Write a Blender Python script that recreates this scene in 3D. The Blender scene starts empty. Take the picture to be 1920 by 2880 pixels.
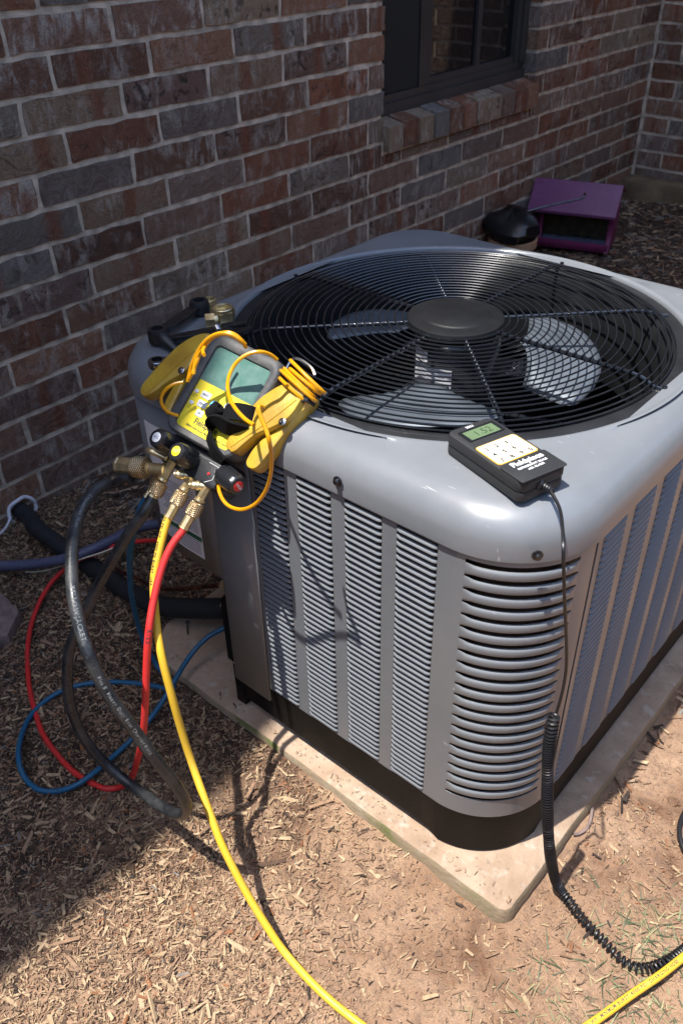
import bpy, math, random
import numpy as np
from mathutils import Vector, Matrix, noise as mnoise
random.seed(7); rng = np.random.default_rng(11)
SC = bpy.context.scene
COL = SC.collection
# ------------------------------------------------------------------ camera
cam_d = bpy.data.cameras.new('camera'); cam = bpy.data.objects.new('camera', cam_d); COL.objects.link(cam)
CAM = Vector((1.71576, -1.2350, 1.22574)); YAW, PIT, ROLL = 0.7273, -0.6295, -0.0220
Fw = Vector((-math.sin(YAW)*math.cos(PIT), math.cos(YAW)*math.cos(PIT), math.sin(PIT)))
Rt = Vector((math.cos(YAW), math.sin(YAW), 0)); Up = Rt.cross(Fw)
R2 = math.cos(ROLL)*Rt + math.sin(ROLL)*Up; U2 = -math.sin(ROLL)*Rt + math.cos(ROLL)*Up
cam.matrix_world = Matrix(((R2.x, U2.x, -Fw.x, CAM.x), (R2.y, U2.y, -Fw.y, CAM.y), (R2.z, U2.z, -Fw.z, CAM.z), (0, 0, 0, 1)))
cam_d.sensor_fit = 'VERTICAL'; cam_d.sensor_height = 36.0; cam_d.lens = 36.0*2390.2/2880.0
cam_d.clip_start = 0.02; cam_d.clip_end = 500
cam_d.dof.use_dof = True; cam_d.dof.focus_distance = 1.15; cam_d.dof.aperture_fstop = 9.0
SC.camera = cam
# ------------------------------------------------------------------ light
SUN = Vector((-0.09, -0.30, 1.0)).normalized()
W = bpy.data.worlds.new('World'); SC.world = W; W.use_nodes = True
wn = W.node_tree; bg = wn.nodes['Background']
sky = wn.nodes.new('ShaderNodeTexSky'); sky.sky_type = 'NISHITA'; sky.sun_disc = False
sky.sun_elevation = math.asin(SUN.z); sky.sun_rotation = math.atan2(SUN.x, SUN.y)
wn.links.new(sky.outputs[0], bg.inputs[0]); bg.inputs[1].default_value = 0.15
sd = bpy.data.lights.new('sun', 'SUN'); sd.energy = 3.1; sd.angle = math.radians(0.55); sd.color = (1.0, 0.965, 0.91)
so = bpy.data.objects.new('sun', sd); COL.objects.link(so); so.location = (0, 0, 5)
so.rotation_euler = SUN.to_track_quat('Z', 'Y').to_euler()
SC.view_settings.view_transform = 'Standard'; SC.view_settings.look = 'None'
SC.view_settings.gamma = 1.0; SC.view_settings.exposure = 1.38; SC.view_settings.use_curve_mapping = False
SC.cycles.max_bounces = 6; SC.cycles.glossy_bounces = 4; SC.cycles.use_denoising = True

# ------------------------------------------------------------------ materials
def mat(name, col, rough=0.5, metal=0.0, spec=0.5, var=0.0, vscale=20.0, bump=0.0, bscale=200.0, col2=None, coat=0.0, ior=None, detail=4):
    m = bpy.data.materials.new(name); m.use_nodes = True; nt = m.node_tree; b = nt.nodes['Principled BSDF']
    b.inputs['Base Color'].default_value = (*col, 1); b.inputs['Roughness'].default_value = rough
    b.inputs['Metallic'].default_value = metal; b.inputs['Specular IOR Level'].default_value = spec
    b.inputs['Coat Weight'].default_value = coat
    if ior: b.inputs['IOR'].default_value = ior
    tc = nt.nodes.new('ShaderNodeTexCoord')
    if var > 0 or col2:
        n = nt.nodes.new('ShaderNodeTexNoise'); n.inputs['Scale'].default_value = vscale; n.inputs['Detail'].default_value = detail
        nt.links.new(tc.outputs['Object'], n.inputs['Vector'])
        r = nt.nodes.new('ShaderNodeValToRGB'); c2 = col2 if col2 else tuple(c*(1-var) for c in col)
        r.color_ramp.elements[0].position = 0.35; r.color_ramp.elements[1].position = 0.65
        r.color_ramp.elements[0].color = (*c2, 1); r.color_ramp.elements[1].color = (*col, 1)
        nt.links.new(n.outputs['Fac'], r.inputs[0]); nt.links.new(r.outputs[0], b.inputs['Base Color'])
    if bump > 0:
        n2 = nt.nodes.new('ShaderNodeTexNoise'); n2.inputs['Scale'].default_value = bscale; n2.inputs['Detail'].default_value = 3
        nt.links.new(tc.outputs['Object'], n2.inputs['Vector'])
        bp = nt.nodes.new('ShaderNodeBump'); bp.inputs['Strength'].default_value = bump; bp.inputs['Distance'].default_value = 0.002
        nt.links.new(n2.outputs['Fac'], bp.inputs['Height']); nt.links.new(bp.outputs[0], b.inputs['Normal'])
    return m
class NB:                                       # tiny node builder
    def __init__(s, m): s.nt = m.node_tree; s.b = s.nt.nodes['Principled BSDF']
    def n(s, t, **k):
        x = s.nt.nodes.new(t)
        for a, v in k.items():
            if a.startswith('i_'): x.inputs[a[2:].replace('_', ' ')].default_value = v
            else: setattr(x, a, v)
        return x
    def l(s, a, b): s.nt.links.new(a, b)
    def math(s, op, a, b=None):
        x = s.nt.nodes.new('ShaderNodeMath'); x.operation = op
        for i, v in enumerate((a, b)):
            if v is None: continue
            if isinstance(v, (int, float)): x.inputs[i].default_value = v
            else: s.l(v, x.inputs[i])
        return x.outputs[0]
    def ramp(s, fac, stops):
        r = s.nt.nodes.new('ShaderNodeValToRGB'); e = r.color_ramp.elements
        while len(e) < len(stops): e.new(0.5)
        for i, (p, c) in enumerate(stops):
            e[i].position = p; e[i].color = (*c, 1) if len(c) == 3 else c
        s.l(fac, r.inputs[0]); return r.outputs[0]
    def mix(s, fac, a, b, mode='MIX'):
        x = s.nt.nodes.new('ShaderNodeMix'); x.data_type = 'RGBA'; x.blend_type = mode
        if isinstance(fac, (int, float)): x.inputs[0].default_value = fac
        else: s.l(fac, x.inputs[0])
        for i, v in ((6, a), (7, b)):
            if isinstance(v, tuple): x.inputs[i].default_value = (*v, 1) if len(v) == 3 else v
            else: s.l(v, x.inputs[i])
        return x.outputs[2]
g3 = lambda v: (v, v, v)

def brick_material():
    m = bpy.data.materials.new('fired_brick'); m.use_nodes = True; B = NB(m)
    oi = B.n('ShaderNodeObjectInfo'); tc = B.n('ShaderNodeTexCoord'); rnd = oi.outputs['Random']
    off = B.n('ShaderNodeCombineXYZ'); B.l(B.math('MULTIPLY', rnd, 37.0), off.inputs[0]); B.l(B.math('MULTIPLY', rnd, 91.0), off.inputs[1]); B.l(B.math('MULTIPLY', rnd, 53.0), off.inputs[2])
    va = B.n('ShaderNodeVectorMath', operation='ADD'); B.l(tc.outputs['Object'], va.inputs[0]); B.l(off.outputs[0], va.inputs[1])
    P = va.outputs[0]; fr = lambda k: B.math('FRACT', B.math('MULTIPLY', rnd, k))
    base = B.ramp(rnd, [(0.0, (0.235, 0.094, 0.051)), (.14, (0.108, 0.055, 0.036)), (.27, (0.273, 0.130, 0.073)), (.40, (0.163, 0.146, 0.130)), (.53, (0.165, 0.076, 0.045)), (.66, (0.273, 0.189, 0.121)), (.79, (0.112, 0.101, 0.093)), (.9, (0.260, 0.104, 0.056)), (1.0, (0.152, 0.124, 0.099))])
    mp = B.n('ShaderNodeMapping'); mp.inputs['Scale'].default_value = (52, 52, 17); B.l(P, mp.inputs[0])
    st = B.n('ShaderNodeTexNoise', i_Scale=1.0, i_Detail=5.0, i_Roughness=.65, i_Distortion=.6); B.l(mp.outputs[0], st.inputs['Vector'])
    big = B.n('ShaderNodeTexNoise', i_Scale=8.0, i_Detail=4.0, i_Distortion=1.0); B.l(P, big.inputs['Vector'])
    blot = B.n('ShaderNodeTexNoise', i_Scale=17.0, i_Detail=7.0, i_Distortion=2.4, i_Roughness=.6); B.l(P, blot.inputs['Vector'])
    ash = B.math('MULTIPLY', B.ramp(st.outputs['Fac'], [(.46, g3(0)), (.62, g3(1))]), B.ramp(big.outputs['Fac'], [(.42, g3(0)), (.58, g3(.9))]))
    c = B.mix(B.math('MULTIPLY', ash, B.math('ADD', .35, B.math('MULTIPLY', fr(5.3), .65))), base, (.44, .385, .32))
    c = B.mix(B.math('MULTIPLY', B.ramp(blot.outputs['Fac'], [(.36, g3(.95)), (.45, g3(0))]), fr(11.9)), c, (.046, .033, .026))
    c = B.mix(B.math('MULTIPLY', B.ramp(blot.outputs['Fac'], [(.56, g3(0)), (.66, g3(.8))]), fr(3.7)), c, (.225, .205, .185))
    sp = B.n('ShaderNodeSeparateXYZ'); B.l(tc.outputs['Object'], sp.inputs[0])
    cen = B.math('MULTIPLY', B.math('SUBTRACT', fr(17.3), 0.5), 0.15)
    wob = B.math('MULTIPLY', B.math('SUBTRACT', blot.outputs['Fac'], 0.5), 0.06)
    dx = B.math('ABSOLUTE', B.math('ADD', B.math('SUBTRACT', sp.outputs[0], cen), wob))
    f = B.ramp(dx, [(.007, g3(.75)), (.026, g3(0))])
    c = B.mix(B.math('MULTIPLY', f, B.math('GREATER_THAN', fr(7.7), 0.62)), c, (.185, .062, .030))
    fn = B.n('ShaderNodeTexNoise', i_Scale=300.0, i_Detail=4.0, i_Roughness=.7); B.l(P, fn.inputs['Vector'])
    c = B.mix(B.ramp(fn.outputs['Fac'], [(.36, g3(.6)), (.50, g3(0))]), c, (.05, .038, .030))
    c = B.mix(B.ramp(fn.outputs['Fac'], [(.60, g3(0)), (.72, g3(.4))]), c, (.28, .25, .21))
    B.l(c, B.b.inputs['Base Color']); B.b.inputs['Roughness'].default_value = 0.88; B.b.inputs['Specular IOR Level'].default_value = 0.2
    bp = B.n('ShaderNodeBump'); bp.inputs['Strength'].default_value = 1.0; bp.inputs['Distance'].default_value = 0.004
    B.l(B.math('ADD', B.math('MULTIPLY', blot.outputs['Fac'], 1.6), B.math('ADD', B.math('MULTIPLY', st.outputs['Fac'], .4), B.math('MULTIPLY', fn.outputs['Fac'], .5))), bp.inputs['Height'])
    B.l(bp.outputs[0], B.b.inputs['Normal'])
    return m

def soil_material():
    m = bpy.data.materials.new('dry_soil'); m.use_nodes = True; B = NB(m)
    tc = B.n('ShaderNodeTexCoord'); P = tc.outputs['Object']
    n1 = B.n('ShaderNodeTexNoise', i_Scale=4.5, i_Detail=6.0, i_Roughness=.65, i_Distortion=.4); B.l(P, n1.inputs['Vector'])
    n2 = B.n('ShaderNodeTexNoise', i_Scale=60.0, i_Detail=6.0, i_Roughness=.7); B.l(P, n2.inputs['Vector'])
    n3 = B.n('ShaderNodeTexNoise', i_Scale=420.0, i_Detail=3.0); B.l(P, n3.inputs['Vector'])
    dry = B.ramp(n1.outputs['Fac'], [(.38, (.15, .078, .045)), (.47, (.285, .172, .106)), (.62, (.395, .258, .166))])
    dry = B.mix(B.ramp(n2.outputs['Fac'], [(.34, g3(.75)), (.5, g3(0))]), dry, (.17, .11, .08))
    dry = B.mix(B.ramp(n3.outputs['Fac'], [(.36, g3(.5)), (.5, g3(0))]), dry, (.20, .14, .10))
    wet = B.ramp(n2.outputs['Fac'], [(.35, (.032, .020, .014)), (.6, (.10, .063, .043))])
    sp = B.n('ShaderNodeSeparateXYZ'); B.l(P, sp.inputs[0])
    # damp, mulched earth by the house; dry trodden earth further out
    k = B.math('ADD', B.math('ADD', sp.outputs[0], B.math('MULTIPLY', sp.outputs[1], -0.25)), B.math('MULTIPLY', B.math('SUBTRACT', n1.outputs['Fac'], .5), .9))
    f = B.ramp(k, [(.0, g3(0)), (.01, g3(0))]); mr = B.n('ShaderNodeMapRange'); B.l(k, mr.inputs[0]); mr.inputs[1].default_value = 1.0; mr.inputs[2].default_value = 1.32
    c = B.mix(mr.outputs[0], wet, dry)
    B.l(c, B.b.inputs['Base Color']); B.b.inputs['Roughness'].default_value = .95; B.b.inputs['Specular IOR Level'].default_value = .15
    bp = B.n('ShaderNodeBump'); bp.inputs['Strength'].default_value = 1.0; bp.inputs['Distance'].default_value = .006
    B.l(B.math('ADD', n2.outputs['Fac'], B.math('MULTIPLY', n3.outputs['Fac'], .4)), bp.inputs['Height']); B.l(bp.outputs[0], B.b.inputs['Normal'])
    return m

def concrete_material():
    m = bpy.data.materials.new('worn_concrete'); m.use_nodes = True; B = NB(m)
    tc = B.n('ShaderNodeTexCoord'); P = tc.outputs['Object']
    n1 = B.n('ShaderNodeTexNoise', i_Scale=9.0, i_Detail=6.0, i_Distortion=.5); B.l(P, n1.inputs['Vector'])
    n2 = B.n('ShaderNodeTexNoise', i_Scale=140.0, i_Detail=4.0); B.l(P, n2.inputs['Vector'])
    c = B.ramp(n1.outputs['Fac'], [(.33, (.30, .205, .14)), (.5, (.395, .285, .20)), (.68, (.44, .335, .25))])
    c = B.mix(B.ramp(n2.outputs['Fac'], [(.30, g3(.8)), (.42, g3(0))]), c, (.24, .19, .15))
    n4 = B.n('ShaderNodeTexNoise', i_Scale=3.2, i_Detail=7.0, i_Roughness=.7, i_Distortion=1.0); B.l(P, n4.inputs['Vector'])
    c = B.mix(B.ramp(n4.outputs['Fac'], [(.50, g3(0)), (.66, g3(.7))]), c, (.22, .15, .10))
    n5 = B.n('ShaderNodeTexNoise', i_Scale=45.0, i_Detail=5.0); B.l(P, n5.inputs['Vector'])
    c = B.mix(B.ramp(n5.outputs['Fac'], [(.58, g3(0)), (.70, g3(.6))]), c, (.46, .40, .33))
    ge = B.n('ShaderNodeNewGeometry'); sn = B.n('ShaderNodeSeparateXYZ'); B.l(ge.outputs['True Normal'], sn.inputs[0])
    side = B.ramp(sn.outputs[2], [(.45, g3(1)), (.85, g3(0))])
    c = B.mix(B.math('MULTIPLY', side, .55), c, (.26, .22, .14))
    ms = B.n('ShaderNodeTexNoise', i_Scale=16.0, i_Detail=6.0); B.l(P, ms.inputs['Vector'])
    moss = B.math('MULTIPLY', side, B.ramp(ms.outputs['Fac'], [(.50, g3(0)), (.62, g3(.9))]))
    sp = B.n('ShaderNodeSeparateXYZ'); B.l(P, sp.inputs[0])
    moss = B.math('MULTIPLY', moss, B.ramp(sp.outputs[0], [(.0, g3(1)), (.35, g3(0))]))
    c = B.mix(moss, c, (.12, .15, .04))
    B.l(c, B.b.inputs['Base Color']); B.b.inputs['Roughness'].default_value = .9; B.b.inputs['Specular IOR Level'].default_value = .2
    bp = B.n('ShaderNodeBump'); bp.inputs['Strength'].default_value = .7; bp.inputs['Distance'].default_value = .002
    B.l(B.math('ADD', n2.outputs['Fac'], n1.outputs['Fac']), bp.inputs['Height']); B.l(bp.outputs[0], B.b.inputs['Normal'])
    return m

def paint_material():
    m = bpy.data.materials.new('grey_enamel'); m.use_nodes = True; B = NB(m)
    tc = B.n('ShaderNodeTexCoord'); P = tc.outputs['Object']
    n1 = B.n('ShaderNodeTexNoise', i_Scale=7.0, i_Detail=7.0, i_Roughness=.7); B.l(P, n1.inputs['Vector'])
    c = B.ramp(n1.outputs['Fac'], [(.3, (.160, .172, .186)), (.7, (.190, .201, .215))])
    mp = B.n('ShaderNodeMapping'); mp.inputs['Scale'].default_value = (30, 300, 40); mp.inputs['Rotation'].default_value = (0, 0, .6); B.l(P, mp.inputs[0])
    sc = B.n('ShaderNodeTexNoise', i_Scale=1.0, i_Detail=2.0); B.l(mp.outputs[0], sc.inputs['Vector'])
    c = B.mix(B.ramp(sc.outputs['Fac'], [(.735, g3(0)), (.76, g3(.45))]), c, (.5, .5, .5))
    du = B.n('ShaderNodeTexNoise', i_Scale=900.0, i_Detail=1.0); B.l(P, du.inputs['Vector'])
    c = B.mix(B.ramp(du.outputs['Fac'], [(.76, g3(0)), (.80, g3(.5))]), c, (.40, .37, .32))
    B.l(c, B.b.inputs['Base Color'])
    B.l(B.ramp(n1.outputs['Fac'], [(.3, g3(.27)), (.7, g3(.38))]), B.b.inputs['Roughness'])
    B.b.inputs['Specular IOR Level'].default_value = .55; B.b.inputs['Coat Weight'].default_value = .25; B.b.inputs['Coat Roughness'].default_value = .14
    bp = B.n('ShaderNodeBump'); bp.inputs['Strength'].default_value = .05; bp.inputs['Distance'].default_value = .0006
    n3 = B.n('ShaderNodeTexNoise', i_Scale=350.0); B.l(P, n3.inputs['Vector']); B.l(n3.outputs['Fac'], bp.inputs['Height']); B.l(bp.outputs[0], B.b.inputs['Normal'])
    return m

def knurl_material():
    m = bpy.data.materials.new('knurled_brass'); m.use_nodes = True; B = NB(m)
    B.b.inputs['Metallic'].default_value = .85; B.b.inputs['Roughness'].default_value = .28
    tc = B.n('ShaderNodeTexCoord'); sp = B.n('ShaderNodeSeparateXYZ'); B.l(tc.outputs['Object'], sp.inputs[0])
    a = B.math('MULTIPLY', B.math('ARCTAN2', sp.outputs[1], sp.outputs[0]), 9.0); z = B.math('MULTIPLY', sp.outputs[2], 1050.0)
    h = B.math('MAXIMUM', B.math('ABSOLUTE', B.math('SINE', B.math('ADD', a, z))), B.math('ABSOLUTE', B.math('SINE', B.math('SUBTRACT', a, z))))
    B.l(B.ramp(h, [(.74, (.92, .74, .44)), (.99, (.22, .13, .06))]), B.b.inputs['Base Color'])
    bp = B.n('ShaderNodeBump'); bp.inputs['Strength'].default_value = 1.0; bp.inputs['Distance'].default_value = .0009; bp.invert = True
    B.l(h, bp.inputs['Height']); B.l(bp.outputs[0], B.b.inputs['Normal'])
    return m
def hose_material(name, col, dirt, amt=.5, rough=.45, spiral=0):
    m = bpy.data.materials.new(name); m.use_nodes = True; B = NB(m)
    tc = B.n('ShaderNodeTexCoord'); P = tc.outputs['Object']
    n = B.n('ShaderNodeTexNoise', i_Scale=28.0, i_Detail=6.0, i_Roughness=.7); B.l(P, n.inputs['Vector'])
    n2 = B.n('ShaderNodeTexNoise', i_Scale=330.0, i_Detail=3.0); B.l(P, n2.inputs['Vector'])
    c = B.mix(B.ramp(n.outputs['Fac'], [(.45, g3(0)), (.7, g3(amt))]), col, dirt)
    c = B.mix(B.ramp(n2.outputs['Fac'], [(.6, g3(0)), (.72, g3(amt))]), c, dirt)
    B.l(c, B.b.inputs['Base Color']); B.l(B.ramp(n.outputs['Fac'], [(.35, g3(rough-.1)), (.65, g3(rough+.2))]), B.b.inputs['Roughness'])
    bp = B.n('ShaderNodeBump'); bp.inputs['Strength'].default_value = .5; bp.inputs['Distance'].default_value = .0006
    B.l(n2.outputs['Fac'], bp.inputs['Height']); B.l(bp.outputs[0], B.b.inputs['Normal'])
    return m

M = dict(
 brick=brick_material(), soil=soil_material(), concrete=concrete_material(), paint=paint_material(), knurl=knurl_material(),
 mortar=mat('mortar', (.68, .56, .43), .95, spec=.1, var=.45, vscale=28, bump=1.0, bscale=260),
 wood=mat('blocker_wood', (.085, .060, .042), .85, var=.4, vscale=12), bronze=mat('bronze_frame', (.040, .037, .036), .45, var=.3, vscale=9, bump=.1),
 glass=mat('window_glass', (.004, .005, .006), .02, spec=.9, ior=1.6),
 screen=mat('insect_screen', (.012, .014, .013), .7, var=.3, vscale=300),
 black=mat('black_plastic', (.018, .019, .021), .38, spec=.5, var=.35, vscale=60, bump=.15, bscale=500),
 blackwire=mat('black_powder_coat', (.010, .012, .016), .17, spec=.7, coat=.6),
 hub=mat('hub_plastic', (.012, .0125, .014), .45, spec=.25, var=.3, vscale=40, bump=.25, bscale=900),
 shelf=mat('shroud_plastic', (.016, .017, .019), .45, var=.4, vscale=25, bump=.1),
 remote=mat('remote_plastic', (.030, .031, .033), .5, spec=.4, bump=.2, bscale=1400),
 dark=mat('dark_interior', (.006, .0065, .0075), .8, var=.3, vscale=30),
 coilfin=mat('condenser_fins', (.010, .012, .015), .5, metal=.3, var=.5, vscale=40),
 alu=mat('fan_aluminium', (.12, .14, .165), .5, metal=.35, var=.35, vscale=14, bump=.1),
 motor=mat('motor_paint', (.03, .03, .032), .22, metal=.4, coat=.5),
 white=mat('printed_label', (.72, .72, .74), .5, var=.06, vscale=30),
 green=mat('green_band', (.02, .11, .055), .5),
 ink=mat('dark_ink', (.03, .03, .035), .6), inkblue=mat('label_print', (.22, .22, .30), .6),
 base=mat('black_base_pan', (.006, .006, .006), .6, spec=.12, var=.55, vscale=14, bump=.25, bscale=160, col2=(.013, .011, .010)),
 rubber=mat('grey_rubber', (.050, .052, .056), .6, var=.45, vscale=40, bump=.3, bscale=350, col2=(.115, .11, .10)),
 yface=mat('yellow_face', (.86, .68, .04), .4, var=.08, vscale=60),
 lcd=mat('lcd_glass', (.080, .175, .145), .22, spec=.5, vscale=75, col2=(.125, .215, .185), detail=8),
 lcd2=mat('small_lcd', (.13, .19, .10), .2, spec=.5, var=.1, vscale=80),
 lcdframe=mat('lcd_segments', (.03, .055, .035), .4),
 button=mat('grey_button', (.62, .64, .66), .45), bluebutton=mat('blue_button', (.16, .52, .70), .45),
 cream=mat('cream_keypad', (.80, .74, .55), .45), orange=mat('orange_edge', (.70, .40, .05), .45), pwhite=mat('white_print', (.8, .8, .8), .5),
 velcro=mat('black_webbing', (.012, .012, .013), .95, spec=.1, bump=1.0, bscale=1200),
 clamp=mat('yellow_nylon', (.60, .40, .04), .36, spec=.5, var=.3, vscale=22, bump=.15, bscale=300, col2=(.40, .22, .025), coat=.15),
 cord=mat('yellow_cord', (.74, .33, .006), .30, spec=.5, var=.12, vscale=40),
 steel=mat('polished_steel', (.45, .45, .46), .2, metal=1.0, var=.3, vscale=30),
 tool=mat('tool_steel', (.11, .11, .115), .28, metal=.9, var=.4, vscale=60, bump=.15),
 brass=mat('brass', (.86, .69, .38), .33, metal=.88, var=.3, vscale=90, bump=.1, bscale=400),
 copper=mat('copper_line', (.30, .12, .06), .35, metal=.9, var=.5, vscale=60, col2=(.06, .035, .03)),
 knob=mat('knob_plastic', (.014, .015, .018), .25, spec=.55, coat=.3), red=mat('red_cap', (.55, .02, .02), .35), yellowcap=mat('yellow_cap', (.80, .58, .02), .4),
 h_yellow=hose_material('yellow_hose_rubber', (.74, .46, .035), (.55, .38, .08), .35, .38),
 h_red=hose_material('red_hose_rubber', (.62, .030, .028), (.30, .03, .03), .4, .42),
 h_blue=hose_material('blue_hose_rubber', (.012, .105, .21), (.05, .08, .10), .4, .42),
 h_black=hose_material('black_hose_rubber', (.016, .018, .021), (.13, .13, .125), .34, .30),
 cordblack=mat('black_cord', (.012, .012, .014), .42, spec=.5),
 foam=mat('pipe_insulation', (.014, .015, .018), .75, var=.3, vscale=30, bump=.5, bscale=90),
 conduit=hose_material('grey_conduit_plastic', (.075, .080, .135), (.16, .15, .17), .3, .35),
 print_grey=mat('worn_hose_print', (.22, .23, .23), .6, var=.5, vscale=300), earth=mat('spilled_mortar', (.20, .14, .075), .95, var=.4, vscale=14, bump=1.0, bscale=60),
 tape=mat('white_tape', (.62, .62, .66), .5),
 purple=mat('purple_paint', (.17, .050, .13), .5, var=.2, vscale=25), purple2=mat('magenta_paint', (.17, .018, .075), .5, var=.25, vscale=25),
 feedglass=mat('seed_window', (.035, .030, .018), .25, var=.5, vscale=30),
 terracotta=mat('tan_pot', (.42, .24, .13), .8, var=.2, vscale=40),
 bag=mat('black_film', (.008, .008, .009), .3, bump=.6, bscale=40),
 paver=mat('pink_paver', (.24, .17, .15), .9, var=.4, vscale=50, bump=.8, bscale=200),
 eave=mat('eave_board', (.22, .24, .27), .8), shingle=mat('roof_shingle', (.10, .09, .085), .95, var=.4, vscale=40),
)

# ------------------------------------------------------------------ mesh helpers
class MB:
    def __init__(s): s.v = []; s.f = []; s.mi = []; s.sm = []
    def add(s, vs, fs, mi=0, smooth=False):
        o = len(s.v); s.v += [tuple(p) for p in vs]; s.f += [tuple(i+o for i in f) for f in fs]; s.mi += [mi]*len(fs); s.sm += [smooth]*len(fs)
    def box(s, a, b, mi=0, T=None, taper=0):
        (x0, y0, z0), (x1, y1, z1) = a, b
        vs = [(x0, y0, z0), (x1, y0, z0), (x1, y1, z0), (x0, y1, z0), (x0, y0, z1), (x1, y0, z1), (x1, y1, z1), (x0, y1, z1)]
        if T is not None: vs = [T @ Vector(p) for p in vs]
        s.add(vs, [(0, 3, 2, 1), (4, 5, 6, 7), (0, 1, 5, 4), (1, 2, 6, 5), (2, 3, 7, 6), (3, 0, 4, 7)], mi)
    def lathe(s, prof, seg=24, T=None, mi=0, smooth=True, star=None):
        vs = []; n = len(prof)
        for r, z in prof:
            for k in range(seg):
                t = 2*math.pi*k/seg; rr = r*(star(k) if star else 1); vs.append((rr*math.cos(t), rr*math.sin(t), z))
        fs = [(i*seg+k, i*seg+(k+1) % seg, (i+1)*seg+(k+1) % seg, (i+1)*seg+k) for i in range(n-1) for k in range(seg)]
        if prof[0][0] > 1e-6: fs.append(tuple(range(seg-1, -1, -1)))
        if prof[-1][0] > 1e-6: fs.append(tuple((n-1)*seg+k for k in range(seg)))
        if T is not None: vs = [T @ Vector(p) for p in vs]
        s.add(vs, fs, mi, smooth)
    def tube(s, pts, r, seg=10, closed=False, mi=0, rf=None, cap=True):
        pts = [Vector(p) for p in pts]; n = len(pts); vs = []
        nrm = None
        for i, p in enumerate(pts):
            if closed: t = (pts[(i+1) % n]-pts[i-1]).normalized()
            else: t = (pts[min(i+1, n-1)]-pts[max(i-1, 0)]).normalized()
            if nrm is None:
                nrm = t.orthogonal().normalized()
            nrm = (nrm - t*nrm.dot(t)).normalized(); bn = t.cross(nrm)
            rr = r*(rf(i/(max(n-1, 1))) if rf else 1)
            for k in range(seg):
                a = 2*math.pi*k/seg; vs.append(p + nrm*(rr*math.cos(a)) + bn*(rr*math.sin(a)))
        m = n if closed else n-1
        fs = [(i*seg+k, i*seg+(k+1) % seg, ((i+1) % n)*seg+(k+1) % seg, ((i+1) % n)*seg+k) for i in range(m) for k in range(seg)]
        if cap and not closed:
            fs.append(tuple(range(seg-1, -1, -1))); fs.append(tuple((n-1)*seg+k for k in range(seg)))
        s.add(vs, fs, mi, True)
    def prism(s, poly, z0, z1, T=None, mi=0, bev=0.0):
        n = len(poly); c = (sum(p[0] for p in poly)/n, sum(p[1] for p in poly)/n)
        ar = sum(poly[i][0]*poly[(i+1) % n][1]-poly[(i+1) % n][0]*poly[i][1] for i in range(n))
        if ar < 0: poly = poly[::-1]
        def off(d):
            out = []
            for i in range(n):
                a, b, e = poly[i-1], poly[i], poly[(i+1) % n]
                t1 = Vector((b[0]-a[0], b[1]-a[1])).normalized(); t2 = Vector((e[0]-b[0], e[1]-b[1])).normalized()
                nn = Vector((-(t1.y+t2.y), t1.x+t2.x)); nn = nn.normalized() if nn.length > 1e-6 else Vector((0, 0))
                out.append((b[0]+nn.x*d, b[1]+nn.y*d))
            return out
        if bev > 0:
            L = [(off(bev), z0), (off(bev*.3), z0+bev*.3), (poly, z0+bev), (poly, z1-bev), (off(bev*.3), z1-bev*.3), (off(bev), z1)]
        else: L = [(poly, z0), (poly, z1)]
        vs = [(p[0], p[1], z) for pl, z in L for p in pl]
        fs = [(i*n+k, i*n+(k+1) % n, (i+1)*n+(k+1) % n, (i+1)*n+k) for i in range(len(L)-1) for k in range(n)]
        fs.append(tuple(range(n-1, -1, -1))); fs.append(tuple((len(L)-1)*n+k for k in range(n)))
        if T is not None: vs = [T @ Vector(p) for p in vs]
        s.add(vs, fs, mi, bev > 0)
    def mesh(s, name, mats):
        me = bpy.data.meshes.new(name); me.from_pydata([tuple(p) for p in s.v], [], s.f)
        for m in (mats if isinstance(mats, (list, tuple)) else [mats]): me.materials.append(m)
        me.polygons.foreach_set('material_index', s.mi); me.polygons.foreach_set('use_smooth', s.sm)
        me.update()
        if any(s.sm):
            try: me.set_sharp_from_angle(angle=math.radians(38))
            except Exception: pass
        return me
def link(name, me, parent=None, loc=None):
    o = bpy.data.objects.new(name, me); COL.objects.link(o)
    if loc is not None: o.location = loc
    if parent is not None: o.parent = parent
    return o
def obj(name, mb, mats, parent=None, label=None):
    """Mesh in world coordinates; origin moved to its parent's origin when parented."""
    me = mb.mesh(name, mats)
    if parent is not None:
        me.transform(parent.matrix_local_world_inv if False else WI(parent))
    o = link(name, me, parent)
    if label: o['label'] = label
    return o
def WI(p):
    m = Matrix.Identity(4)
    while p is not None:
        m = Matrix.LocRotScale(p.location, p.rotation_euler, p.scale) @ m; p = p.parent
    return m.inverted()
def thing(name, label, cat, loc=(0, 0, 0), rotz=0, group=None):
    o = bpy.data.objects.new(name, None); COL.objects.link(o); o.location = loc; o.rotation_euler = (0, 0, rotz)
    o.empty_display_size = .05; o['label'] = label; o['category'] = cat
    if group: o['group'] = group
    return o
def tag(o, label=None, cat=None, group=None, kind=None):
    for k, v in (('label', label), ('category', cat), ('group', group), ('kind', kind)):
        if v: o[k] = v
    return o
def single(name, mb, mats, label, cat, group=None):
    """A thing that is one mesh: origin at its lowest middle."""
    v = np.array([tuple(p) for p in mb.v]); c = Vector((float(v[:, 0].mean()), float(v[:, 1].mean()), float(v[:, 2].min())))
    me = mb.mesh(name, mats); me.transform(Matrix.Translation(-c))
    return tag(link(name, me, None, c), label, cat, group)
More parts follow.
